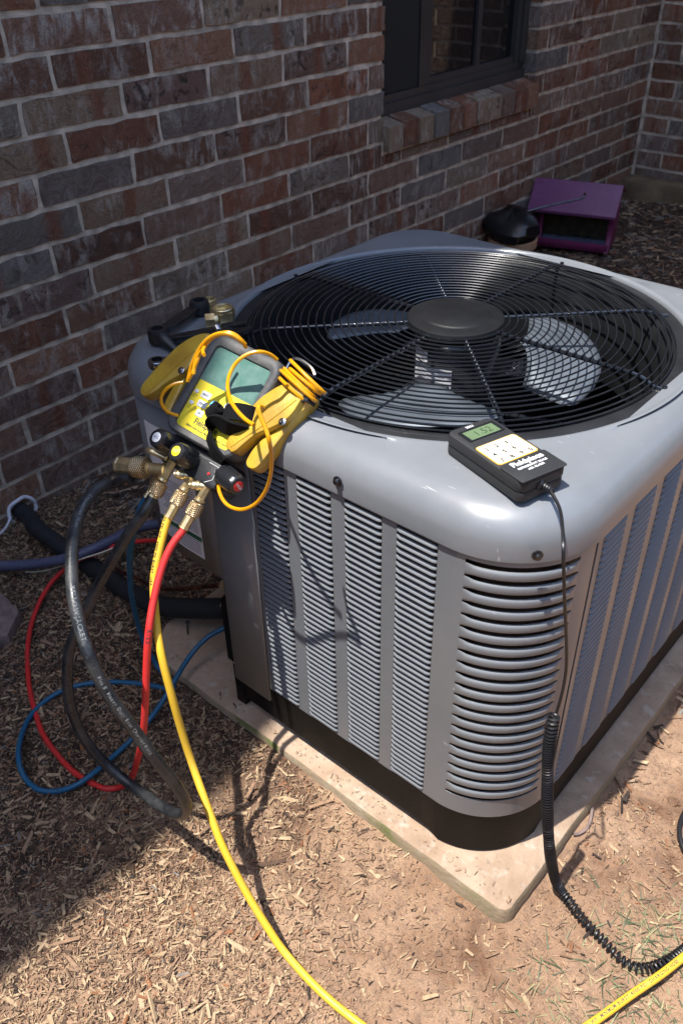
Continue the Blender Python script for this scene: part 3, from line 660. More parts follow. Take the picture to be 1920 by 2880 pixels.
# inner coil and floor
ci = MB(); cpts = [p for p in ring(.030, 0) if not (p[0] < .915 and p[1] < -.34)]; k0 = next(i for i in range(len(cpts)) if (Vector(cpts[i])-Vector(cpts[i-1])).length > .1); cpts = cpts[k0:]+cpts[:k0]
cpts = [(.915, -.530, 0)]+cpts+[(.70, -.34, 0), (.800, -.415, 0)] if cpts[0][0] > .9 else [(.70, -.34, 0)]+cpts+[(.915, -.530, 0), (.800, -.415, 0)]
n = len(cpts); ci.add([(p[0], p[1], z) for p in cpts for z in (.12, .6255)], [(2*i, 2*((i+1) % n), 2*((i+1) % n)+1, 2*i+1) for i in range(n)])
obj('condenser_coil', ci, M['coilfin'], ac)
fl = MB(); fl.prism([(.915, -.545), (1.38, -.545), (1.38, .14), (.70, .14), (.70, -.34), (.80, -.415)], .10, .12); obj('base_floor', fl, M['dark'], ac)
# louvred panels
YF, XR = AY-HS, AX+HS                     # front and right faces
LZ0, LP = .1663, .010426
pn = MB(); th = .0016
def plate(x0, x1, z0, z1, y=YF): pn.box((x0, y, z0), (x1, y+th, z1))
cols = [.9832+.0823*i for i in range(4)]; LW = .0600
plate(.9770, cols[0], .157, .626); plate(cols[3]+LW, 1.3120, .157, .626)
for i in range(3): plate(cols[i]+LW, cols[i+1], .157, .626)
for i in range(4): plate(cols[i], cols[i]+LW, .157, LZ0-.0050); plate(cols[i], cols[i]+LW, LZ0+43*LP+.0062, .626)
fp = obj('front_panel', pn, M['paint'], ac)
def louver_mesh():
    # outward hood: back edge on the panel plane, lip pushed out, ends drawn in
    st = [(-.0300, 0), (-.0285, .35), (-.0262, .75), (-.0235, 1), (.0235, 1), (.0262, .75), (.0285, .35), (.0300, 0)]
    vs = []
    for x, k in st:
        pr = [(.0012*k, .0024), (-.0006-.0004*k, .0017), (-.0010-.0014*k, .0004), (-.0012-.0021*k, -.0012), (-.0006-.0020*k, -.0019)]
        vs += [(x, y if k else min(y, .0), z) for y, z in pr]
        if k == 0:
            for q in range(5): vs[-5+q] = (x, -.0003, .0026-.0011*q)
    n = 5; fs = [(i*n+j, (i+1)*n+j, (i+1)*n+j+1, i*n+j+1) for i in range(len(st)-1) for j in range(n-1)]
    me = bpy.data.meshes.new('louver'); me.from_pydata(vs, [], fs); me.materials.append(M['paint'])
    me.polygons.foreach_set('use_smooth', [True]*len(fs)); me.update(); return me
LM = louver_mesh()
for i in range(4):
    for k in range(44):
        link('louver', LM, ac, Vector((cols[i]+LW/2, YF, LZ0+k*LP))-Vector(ac.location))
# right side
rp = MB(); rc = [-.4560+.0823*i for i in range(7)]
def rplate(y0, y1, z0, z1): rp.box((XR-th, y0, z0), (XR, y1, z1))
rplate(-.4690, rc[0], .157, .626)
for i in range(7): rplate(rc[i]+LW, rc[i+1] if i < 6 else .12, .157, .626); rplate(rc[i], rc[i]+LW, .157, LZ0-.005); rplate(rc[i], rc[i]+LW, LZ0+43*LP+.0062, .626)
obj('side_panel', rp, M['paint'], ac)
lst = MB(); lv = [tuple(v.co) for v in LM.vertices]; lf = [tuple(p.vertices) for p in LM.polygons]
for i in range(7):
    for k in range(44):
        c = Vector((XR, rc[i]+LW/2, LZ0+k*LP))
        if i < 2:
            o = link('louver', LM, ac, c-Vector(ac.location)); o.rotation_euler = (0, 0, math.pi/2)
        else: lst.add([(c.x-y, c.y+x, c.z+z) for x, y, z in lv], lf, 0, True)
o = obj('louver', lst, M['paint'], ac); o['kind'] = 'stuff'
# rounded corner panel with slots
RC = .118; CX, CY = XR-RC, YF+RC
arc = lambda deg, out=0.0: (CX+(RC+out)*math.sin(math.radians(deg)), CY-(RC+out)*math.cos(math.radians(deg)))
cp = MB()
def arcplate(a0, a1, z0, z1, n=14, o=0.0):
    vs = []
    for i in range(n+1):
        a = a0+(a1-a0)*i/n
        for (rr, z) in ((o, z0), (o, z1), (o-.0016, z1), (o-.0016, z0)): x, y = arc(a, rr); vs.append((x, y, z))
    fs = [(4*i+q, 4*(i+1)+q, 4*(i+1)+(q+1) % 4, 4*i+(q+1) % 4) for i in range(n) for q in range(4)]
    fs += [(3, 2, 1, 0), tuple(4*n+q for q in range(4))]; cp.add(vs, fs, 0, True)
SZ0, SP, SN = .1995, .01985, 22
arcplate(.9, 8.2, .157, .626, 4); arcplate(75, 89.2, .157, .626, 8); arcplate(8.2, 75, .157, SZ0-.0056, 20); arcplate(8.2, 75, SZ0+SP*(SN-1)+.0020, .626, 20)
obj('corner_panel', cp, M['paint'], ac)
def slat(zc, h):
    m_ = MB(); n = 26; vs = []; prof = [(-.0016, -.5), (.0002, -.50), (.0017, -.42), (.0023, -.22), (.0024, .24), (.0018, .40), (.0004, .5), (-.0016, .5)]
    for i in range(n+1):
        a = 8.2+66.8*i/n; e = min(1, min(i, n-i)/2.2)
        for (o_, q) in prof:
            hh = h*(1+(1-e)*.42); x, y = arc(a, o_*e+(.0 if o_ < 0 else .0002)); vs.append((x, y, zc+q*hh))
    p = len(prof); m_.add(vs, [(i*p+q, (i+1)*p+q, (i+1)*p+(q+1) % p, i*p+(q+1) % p) for i in range(n) for q in range(p)], 0, True); return m_
for k in range(SN-1): obj('corner_slat', slat(SZ0+SP*(k+.5)-.0018, .0122), M['paint'], ac)
# left post, service panel, rest of casing
def casing(pts, z0, z1, name, zfun=None, m='paint'):
    mb = MB(); n = len(pts); vs = []
    for i, (x, y) in enumerate(pts): vs += [(x, y, zfun(i/(n-1)) if zfun else z0), (x, y, z1)]
    mb.add(vs, [(2*i, 2*i+2, 2*i+3, 2*i+1) for i in range(n-1)], 0, True); o = obj(name, mb, M[m], ac)
    md = o.modifiers.new('thickness', 'SOLIDIFY'); md.thickness = .0018; md.offset = -1; return o
casing([(.884, YF+.030), (.884, YF+.006), (.887, YF+.001), (.893, YF-.002), (.9735, YF-.002), (.9750, YF+.004)], .126, .626, 'corner_post')
lcx, lcy = AX-HS+.118, YF+.118
sp_pts = [(.893, YF+.004), (.86, YF+.004), (.83, YF+.004), (.80, YF+.004)]+[(lcx-.114*math.sin(math.radians(a)), lcy-.114*math.cos(math.radians(a))) for a in range(0, 91, 9)]+[(AX-HS+.004, -.35)]
casing(sp_pts, .352, .626, 'service_panel', zfun=lambda t: .345+.115*max(0, (t-.12)/.88)**2.2)
casing([(.888, YF+.014), (.800, -.43), (.668, -.36)], .09, .36, 'valve_panel', m='dark')
bk = [(AX-HS+.004, -.36), (AX-HS+.004, .07)]+[(AX-HS+.118-.114*math.cos(math.radians(a)), AY+HS-.118+.114*math.sin(math.radians(a))) for a in range(0, 91, 10)]
bk += [(1.31, AY+HS-.004)]+[(XR-.118+.116*math.sin(math.radians(a)), AY+HS-.118+.116*math.cos(math.radians(a))) for a in range(10, 91, 10)]
casing(bk, .157, .626, 'rear_casing')
# paper label on the service panel
lab = MB(); pts = [p for p in sp_pts if p[1] < -.545]
def lpt(s):   # distance along the panel from its right end
    acc = 0
    for i in range(len(sp_pts)-1):
        a, b = Vector(sp_pts[i]), Vector(sp_pts[i+1]); d = (b-a).length
        if acc+d >= s: q = a+(b-a)*((s-acc)/d); nn = Vector((-(b-a).y, (b-a).x)).normalized(); nn = nn if nn.y < 0 or nn.x < -.5 else -nn; return q+nn*.0028
        acc += d
    return Vector(sp_pts[-1])
def lquad(s0, s1, z0f, z1f, mi, off=0, n=10):
    vs = []
    for i in range(n+1):
        s = s0+(s1-s0)*i/n; q = lpt(s); q = q+Vector((-.0003*off, -.0003*off)); vs += [(q.x, q.y, z0f(s)), (q.x, q.y, z1f(s))]
    lab.add(vs, [(2*i+2, 2*i, 2*i+1, 2*i+3) for i in range(n)], mi, True)
zb_ = lambda s: .366+.30*max(0, s-.035)**1.0*0+.9*max(0, s-.09)**1.5
lquad(.045, .150, zb_, lambda s: .585, 0)
lquad(.046, .148, lambda s: max(zb_(s), .400), lambda s: max(zb_(s), .409), 1, 1)
for i in range(26):
    z = .372+i*.0048
    if .396 < z < .412: continue
    lquad(.052, .138-random.uniform(0, .03), lambda s, z=z: max(zb_(s)+.002, z), lambda s, z=z: max(zb_(s)+.002, z+.0016), 2, 1)
obj('paper_label', lab, [M['white'], M['green'], M['inkblue']], ac)
# base pan: dark skirt with raised arch between the feet
bp_ = MB(); rings_b = [];
def rb(o): return [(AX+rr_rad(2*math.pi*i/N, HS-o, .122)*math.cos(2*math.pi*i/N), AY+rr_rad(2*math.pi*i/N, HS-o, .122)*math.sin(2*math.pi*i/N)) for i in range(N)]
top = rb(-.0005); mid = rb(.0005); bot = rb(.0035)
def zbot(x, y):
    a = abs(x-AX); b = abs(y-AY); q = min(a, b); t = min(max((q-.262)/.020, 0), 1); t = t*t*(3-2*t); return .0605+(1-t)*.017
keep = [not (p[0] < .884 and p[1] < -.36) for p in top]
vs = []
for p, q, r in zip(top, mid, bot): zz = zbot(*r); vs += [(p[0], p[1], .157), (q[0], q[1], .150), (r[0], r[1], zz+.004), (r[0]+(AX-r[0])*.01, r[1]+(AY-r[1])*.01, zz)]
fs = []
for i in range(N):
    j = (i+1) % N
    if keep[i] and keep[j]: fs += [(4*i+q, 4*i+q+1, 4*j+q+1, 4*j+q) for q in range(3)]
bp_.add(vs, fs, 0, True)
bp_.prism([(.884, YF+.001), (.905, YF+.001), (.905, -.40), (.70, -.34), (.66, -.345), (.872, YF+.02)], .062, .150, bev=.003)
bp_.prism([(.866, YF+.006), (.892, YF+.004), (.892, YF+.05), (.860, YF+.03)], .150, .290, bev=.003)
obj('base_pan', bp_, M['base'], ac)
for nm, p0, p1, r in (('service_valve', (.768, -.503, .212), (.86, -.49, .215), .012), ('service_valve', (.772, -.508, .172), (.86, -.49, .170), .014), ('service_valve', (.782, -.516, .135), (.86, -.49, .140), .011)):
    v_ = MB(); ax = Vector(p1)-Vector(p0); v_.lathe([(0, 0), (r*.7, 0), (r*.8, .008), (r, .010), (r, .028), (r*.75, .030), (r*.75, ax.length), (0, ax.length)], 6, T=at(p0, ax), smooth=False)
    v_.lathe([(0, 0), (r*.6, 0), (r*.6, .02), (0, .021)], 10, T=at(Vector(p0)+ax*.5, (0, -.6, -.8))); obj(nm, v_, M['brass'], ac)
# ------------------------------------------------------------------ digital manifold gauge
GO, GX, GZ, GN = [Vector(p) for p in ((.9058, -.5640, .6667), (.9907, .0610, -.1215), (.0408, .7193, .6935), (.1297, -.6920, .7101))]
GX.normalize(); GN = (GN-GX*GN.dot(GX)).normalized(); GZ = GN.cross(GX)
GS = .95; GO = CAM+(GO-CAM)*GS      # the gauge stands a little nearer than first measured, so it rests on the rim
GT = frame(GO, GX*GS, GZ*GS, GN*GS)
SG = Matrix.Scale(GS, 4)
gp = lambda u, v, n: GT @ Vector((u, v, n))
gd = lambda u, v, n: (GX*u+GZ*v+GN*n)
ag = lambda p, a: at(p, a) @ SG
ga = thing('manifold_gauge', 'yellow and grey digital refrigerant manifold gauge leaning on the edge of the grey unit', 'gauge', tuple(gp(0, -.12, -.03)))
m_ = MB(); m_.prism(rrect(.128, .150, .020, 6, -.0010, .0030), -.036, -.002, T=GT, bev=.006)
body = obj('gauge_body', m_, M['rubber'], ga)
m_ = MB(); o_ = rrect(.130, .153, .021, 8, -.0010, .0030); i_ = rrect(.099, .1235, .007, 8, 0, 0); n = len(o_); prof = [(0, -.020), (0, .000), (.10, .0040), (.30, .0062), (.72, .0062), (.92, .0045), (1, .0005), (1, -.003)]
vs = [GT @ Vector((a[0]*(1-t)+b[0]*t, a[1]*(1-t)+b[1]*t, z)) for t, z in prof for a, b in zip(o_, i_)]
m_.add(vs, [(i*n+k, i*n+(k+1) % n, (i+1)*n+(k+1) % n, (i+1)*n+k) for i in range(len(prof)-1) for k in range(n)], 0, True); obj('rubber_bezel', m_, M['rubber'], ga)
m_ = MB(); m_.box((-.0500, -.0622, -.003), (.0500, .0090, .0006), T=GT); face = obj('yellow_panel', m_, M['yface'], ga)
m_ = MB(); m_.box((-.0500, .0092, -.003), (.0500, .0622, .0010), T=GT); m_.box((-.0470, .0122, .0010), (.0470, .0590, .0014), T=GT); obj('display', m_, M['lcd'], ga)
def gbutton(u, v, w, h, m, txt=None, rnd=.0018, skew=0.0):
    b = MB(); pl = rrect(w, h, rnd, 3, u, v); pl = [(p[0], p[1]+skew*(p[0]-u)) for p in pl]; b.prism(pl, .0004, .0019, T=GT, bev=.0004); o = obj('button', b, M[m], face)
    if txt: text('lettering', txt, GT @ Matrix.Translation((u, v, .00200)), .0040, M['ink'], face, .0001)
gbutton(-.0262, -.0078, .0168, .0098, 'button', 'MENU'); gbutton(-.0252, -.0212, .0160, .0098, 'button', 'VIEW'); gbutton(-.0212, -.0342, .0130, .0098, 'button', 'AIR')
gbutton(-.0440, -.0084, .0075, .0055, 'button', None, .0026); gbutton(-.0425, -.0256, .0075, .0055, 'button', None, .0026)
gbutton(-.0046, -.0158, .0185, .0150, 'bluebutton', None, .0070); gbutton(.0166, -.0080, .0150, .0110, 'button', None, .0050)
text('lettering', 'APO-OFF', GT @ Matrix.Translation((-.0442, -.0140, .0008)), .0024, M['ink'], face); text('lettering', '10 min', GT @ Matrix.Translation((-.0442, -.0166, .0008)), .0024, M['ink'], face)
text('lettering', 'ON', GT @ Matrix.Translation((-.0425, -.0308, .0008)), .0024, M['ink'], face); text('lettering', 'Micron', GT @ Matrix.Translation((-.0425, -.0334, .0008)), .0024, M['ink'], face)
text('lettering', 'Fieldpiece', GT @ Matrix.Translation((-.0230, -.0462, .0008)), .0125, M['ink'], face, .0003, 'L', .86)
text('lettering', 'SMAN Refrigerant Manifold + Micron Gauge', GT @ Matrix.Translation((-.0330, -.0558, .0008)), .0048, M['ink'], face, .0001, 'L', .9)
# valve block and knobs
m_ = MB(); m_.prism(rrect(.125, .044, .010, 4, .004, -.0965), -.050, -.012, T=GT, bev=.005); m_.prism(rrect(.060, .036, .006, 3, .028, -.099), -.013, -.001, T=GT, bev=.003)
blk = obj('valve_block', m_, M['black'], ga)
m_ = MB(); m_.tube([gp(.032, -.086, -.0004), gp(.0495, -.086, -.0004), gp(.0495, -.105, -.0004), gp(.040, -.113, -.0004)], .0004, 5); obj('outline_mark', m_, M['pwhite'], ga)
m_ = MB(); m_.lathe([(0, 0), (.0022, 0), (.0018, .0012), (0, .0014)], 12, T=GT @ Matrix.Translation((.0395, -.1000, -.0010))); obj('red_dot', m_, M['red'], ga)
def knob(fc, axis, L, r, capm, txt, up, seg=40, flip=1):
    ax = gd(*axis).normalized(); c = gp(*fc); base = c-ax*L*GS; upv = gd(*up); upv = (upv-ax*upv.dot(ax)).normalized(); xx = upv.cross(ax)
    T = frame(base, xx, upv, ax) @ SG; k = MB()
    def star(q): return 1.0-.055*(1 if (q % 5) in (0,) else 0)
    k.lathe([(r*.55, -.012), (r*.72, -.001), (r*.98, 0), (r*1.02, L*.1), (r*1.0, L*.75), (r*.93, L*.93), (r*.80, L), (r*.62, L+.0005)], seg, T=T, star=star)
    o = obj('knob', k, M['knob'], ga); k = MB(); k.lathe([(r*.48, L-.001), (r*.48, L+.0010), (r*.42, L+.0014), (0, L+.0015)], 28, T=T); obj('knob_cap', k, M[capm], o)
    text('lettering', txt, T @ Matrix.Translation((0, 0, L+.0018)), r*.36, M['pwhite'] if capm != 'white' and capm != 'yellowcap' else M['inkblue'], o, .00008)
knob((-.0400, -.0915, .033), (-.10, .04, 1), .040, .0150, 'white', 'VAC', (-.1, 1, .0))
knob((-.0005, -.0945, .033), (-.10, .04, 1), .040, .0150, 'yellowcap', 'REF', (-.1, 1, .0))
knob((.0905, -.0948, .000), (.97, -.10, .24), .036, .0155, 'red', 'HIGH', (.1, 1, -.3))
knob((-.0830, -.0900, -.030), (-.95, 0, .1), .022, .0125, 'bluebutton', 'LOW', (-.1, 1, .3))
# brass tees with knurled nuts
def brass_tee(u, v0, n_, stub=True, big=1.0):
    down = gd(0, -1, 0); base = gp(u, v0, n_)
    def piece(mb, d0, d1, r0, r1=None, seg=6, sm=False, T0=None):
        mb.lathe([(r0, d0), (r1 or r0, d1)], seg, T=T0 or ag(base, down), smooth=sm)
    t = MB(); piece(t, -.004, .030, .0062*big); t.lathe([(.0050, .028), (.0078, .030), (.0078, .0335), (.005, .035)], 20, T=ag(base, down)); obj('brass_tee', t, M['brass'], ga)
    k = MB(); k.lathe([(.0075, .0340), (.0092*big, .0352), (.0098*big, .0368), (.0098*big, .0510), (.0092*big, .0530), (.0070, .0538)], 48, T=None)
    me = k.mesh('knurled_nut', M['knurl']); Tn = ag(base, down); o = link('knurled_nut', me, ga); o.matrix_parent_inverse = Matrix.Identity(4)
    loc_, q_, s_ = (WI(ga) @ Tn).decompose(); o.location = loc_; o.rotation_euler = q_.to_euler()
    f_ = MB(); f_.lathe([(.0056, .0525), (.0072*big, .0550), (.0070*big, .0740), (.0076*big, .0745), (.0076*big, .0765), (.0055, .0770)], 8, T=ag(base, down), smooth=False); obj('ferrule', f_, M['brass'], ga)
    if stub:
        sd_ = gd(-.82, -.42, .40).normalized(); s0 = gp(u, v0-.010, n_)
        s_ = MB(); s_.lathe([(.0052, 0), (.0055, .010), (.0068, .011), (.0070, .0150), (.0062, .0158), (.0064, .0168), (.0060, .0176), (.0062, .0186), (.0058, .0194), (.0060, .0204), (.0046, .0225), (.0044, .0245), (.0024, .0246), (.0022, .018)], 20, T=ag(s0, sd_)); obj('flare_port', s_, M['brass'], ga)
brass_tee(.0417, -.106, -.010); brass_tee(.0112, -.104, -.010); brass_tee(-.0285, -.108, -.010, False, 1.06); brass_tee(-.0560, -.100, -.036, False, .85)
# big vacuum port pointing left
vd = gd(-.93, -.36, .05).normalized(); v0 = gp(-.032, -.1265, -.008); m_ = MB()
m_.lathe([(.0085, 0), (.0085, .024), (.010, .0245), (.010, .027)], 24, T=ag(v0, vd)); m_.lathe([(.0040, -.002), (.0042, .018), (.0048, .019), (.0048, .030), (.0032, .033)], 14, T=ag(v0+gd(-.004, .0145, .006), gd(-.98, -.08, .15)))
obj('vacuum_port', m_, M['brass'], ga)
k = MB(); k.lathe([(.010, .0265), (.0142, .028), (.0150, .030), (.0150, .0455), (.0140, .048), (.010, .049)], 64); me = k.mesh('knurled_nut', M['knurl']); o = link('knurled_nut', me, ga)
loc_, q_, s_ = (WI(ga) @ ag(v0, vd)).decompose(); o.location = loc_; o.rotation_euler = q_.to_euler()
m_ = MB(); m_.lathe([(.0100, .0485), (.0125, .051), (.0125, .074), (.0135, .075), (.0135, .078), (.0098, .079)], 8, T=ag(v0, vd), smooth=False); obj('ferrule', m_, M['brass'], ga)
# hanging hook
HK = [(.0527, .0716), (.0510, .0840), (.0529, .0944), (.0624, .0971), (.0745, .0962), (.0877, .0930), (.0963, .0865)]
m_ = MB(); m_.tube(spline([gp(u, v, -.022) for u, v in HK], 5), .0024, 8); obj('wire_hook', m_, M['steel'], ga)
# hook-and-loop strap
def ribbon(pts, wdir, w, name, m, par, th=.0014):
    pts = spline(pts, 8); mb = MB(); vs = []
    for i, p in enumerate(pts):
        t = (pts[min(i+1, len(pts)-1)]-pts[max(i-1, 0)]).normalized(); wv = (wdir-t*wdir.dot(t)).normalized(); nn = t.cross(wv)
        for a, b in ((-1, -1), (1, -1), (1, 1), (-1, 1)): vs.append(p+wv*(w/2*a)+nn*(th*b))
    n = len(pts); mb.add(vs, [(4*i+q, 4*(i+1)+q, 4*(i+1)+(q+1) % 4, 4*i+(q+1) % 4) for i in range(n-1) for q in range(4)]+[(0, 1, 2, 3), (4*n-1, 4*n-2, 4*n-3, 4*n-4)], 0, True)
    return obj(name, mb, M[m], par)
ribbon([gp(.0190, -.0220, .004), gp(.0220, -.0200, .014), gp(.0360, -.0120, .021), gp(.0500, -.0070, .021), gp(.0600, -.0040, .016), gp(.0640, -.0030, .006)], gd(.25, -1, .1), .023, 'strap', 'velcro', ga)
ribbon([gp(.0600, -.0270, .004), gp(.0470, -.0330, .020), gp(.0300, -.0330, .021), gp(.0160, -.0400, .014), gp(.0180, -.0560, .012), gp(.0330, -.0700, .008), gp(.0500, -.0780, .000)], gd(.35, .6, .8), .026, 'strap', 'velcro', ga, .002)
m_ = MB(); m_.lathe([(.0030, -.010), (.0080, -.010), (.0095, -.0085), (.0095, .0085), (.0080, .010), (.0030, .010), (.0030, -.010)], 20, T=at(gp(.0100, -.0225, .016), gd(.5, .85, .25)));
for k in range(6): m_.lathe([(.0096, -.0075+.0028*k), (.0099, -.0069+.0028*k), (.0096, -.0063+.0028*k)], 20, T=at(gp(.0100, -.0225, .016), gd(.5, .85, .25)))
obj('strap_roll', m_, M['velcro'], ga)

# ------------------------------------------------------------------ pipe clamp probes
def dens(poly, it=1):
    for _ in range(it):
        out = []
        for i in range(len(poly)):
            a, b = poly[i], poly[(i+1) % len(poly)]; out += [(a[0]*.78+b[0]*.22, a[1]*.78+b[1]*.22), (a[0]*.22+b[0]*.78, a[1]*.22+b[1]*.78)]
        poly = out
    return poly
RU = [(.0643, -.0599), (.0513, -.0599), (.0436, -.0533), (.0440, -.0416), (.0460, -.0201), (.0509, .0050), (.0581, .0264), (.0725, .0487), (.0867, .0627), (.1023, .0702), (.1149, .0682), (.1188, .0599), (.1160, .0534), (.1150, .0421), (.1147, .0269), (.1109, .0129), (.0972, -.0057), (.0811, -.0210), (.0723, -.0398)]
RL = [(.0786, -.0615), (.0856, -.0673), (.0953, -.0660), (.1011, -.0587), (.1050, -.0365), (.1097, -.0116), (.1150, .0201), (.1208, .0430), (.1221, .0570), (.1116, .0637), (.1076, .0438), (.1057, .0227), (.1016, .0050), (.0932, -.0103), (.0827, -.0265), (.0785, -.0444)]
LU = [(-.1322, -.0520), (-.1436, -.0500), (-.1486, -.0398), (-.1428, -.0149), (-.1358, .0104), (-.1265, .0366), (-.1133, .0568), (-.0986, .0701), (-.0848, .0757), (-.0813, .0577), (-.0871, .0358), (-.0869, .0139), (-.0966, -.0024), (-.1099, -.0180), (-.1194, -.0394)]
LL = [(-.0931, -.0591), (-.1045, -.0494), (-.1058, -.0276), (-.1049, -.0024), (-.0988, .0151), (-.0903, -.0060), (-.0886, -.0349), (-.0863, -.0535)]
def clampthing(label, up, lo, n0, n1, pv, rib_dir, wear):
    t = thing('pipe_clamp', label, 'clamp', tuple(gp(sum(p[0] for p in up)/len(up), min(p[1] for p in up), n0)), group='yellow pipe clamps hung on the gauge')
    a = MB(); a.prism(dens(up, 2), n0, n1, T=GT, bev=.0050); h = obj('upper_handle', a, M['clamp'], t)
    a = MB(); a.prism(dens(lo, 2), n0-.014, n1-.012, T=GT, bev=.004); obj('lower_handle', a, M['clamp'], t)
    # raised spine and finger grooves on the upper handle
    a = MB(); a.tube(spline([gp(u, v, n1-.0002) for u, v in rib_dir], 5), .0013, 6); obj('handle_ridge', a, M['clamp'], t)
    for i in range(7):
        f = i/6; u, v = up[2][0]*(1-f)+up[4][0]*f+.0035, up[2][1]*(1-f)+up[4][1]*f; w = .014
        g = MB(); g.tube([gp(u, v, n1-.0012), gp(u+w*.5, v-.003, n1+.0003), gp(u+w, v-.005, n1-.0006)], .0007, 5); obj('grip_groove', g, M['clamp'], t)
    s = MB(); s.lathe([(.0052, n1-.001), (.0052, n1+.0008), (.0044, n1+.0012)], 22, T=GT @ Matrix.Translation((pv[0], pv[1], 0))); s.lathe([(.0028, n1), (.0028, n1+.0024), (.0022, n1+.0028), (0, n1+.0026)], 16, T=GT @ Matrix.Translation((pv[0], pv[1], 0))); obj('pivot_pin', s, M['steel'], t)
    sp_ = MB(); sp_.tube([gp(pv[0]-.003, pv[1]-.010, n1-.016), gp(pv[0]-.012, pv[1]-.045, n1-.016)], .0011, 6); obj('spring_wire', sp_, M['steel'], t)
    j = MB(); j.prism([(pv[0]+.004, pv[1]+.032), (pv[0]+.016, pv[1]+.040), (pv[0]+.013, pv[1]+.054), (pv[0]+.002, pv[1]+.050)], n0-.002, n1-.003, T=GT, bev=.002); obj('jaw_pad', j, M['black'], t)
    return t
clampthing('yellow pipe clamp with rust marks at the right of the gauge, in the sun', RU, RL, -.016, .010, (.1070, .0080), [(.0560, -.0540), (.0680, -.0330), (.0850, -.0060), (.0985, .0200), (.1090, .0420)], 1)
clampthing('yellow pipe clamp hanging at the shaded left of the gauge', LU, LL, -.038, -.012, (-.0960, .0080), [(-.1290, -.0440), (-.1190, -.0180), (-.1050, .0150), (-.0930, .0420)], 0)

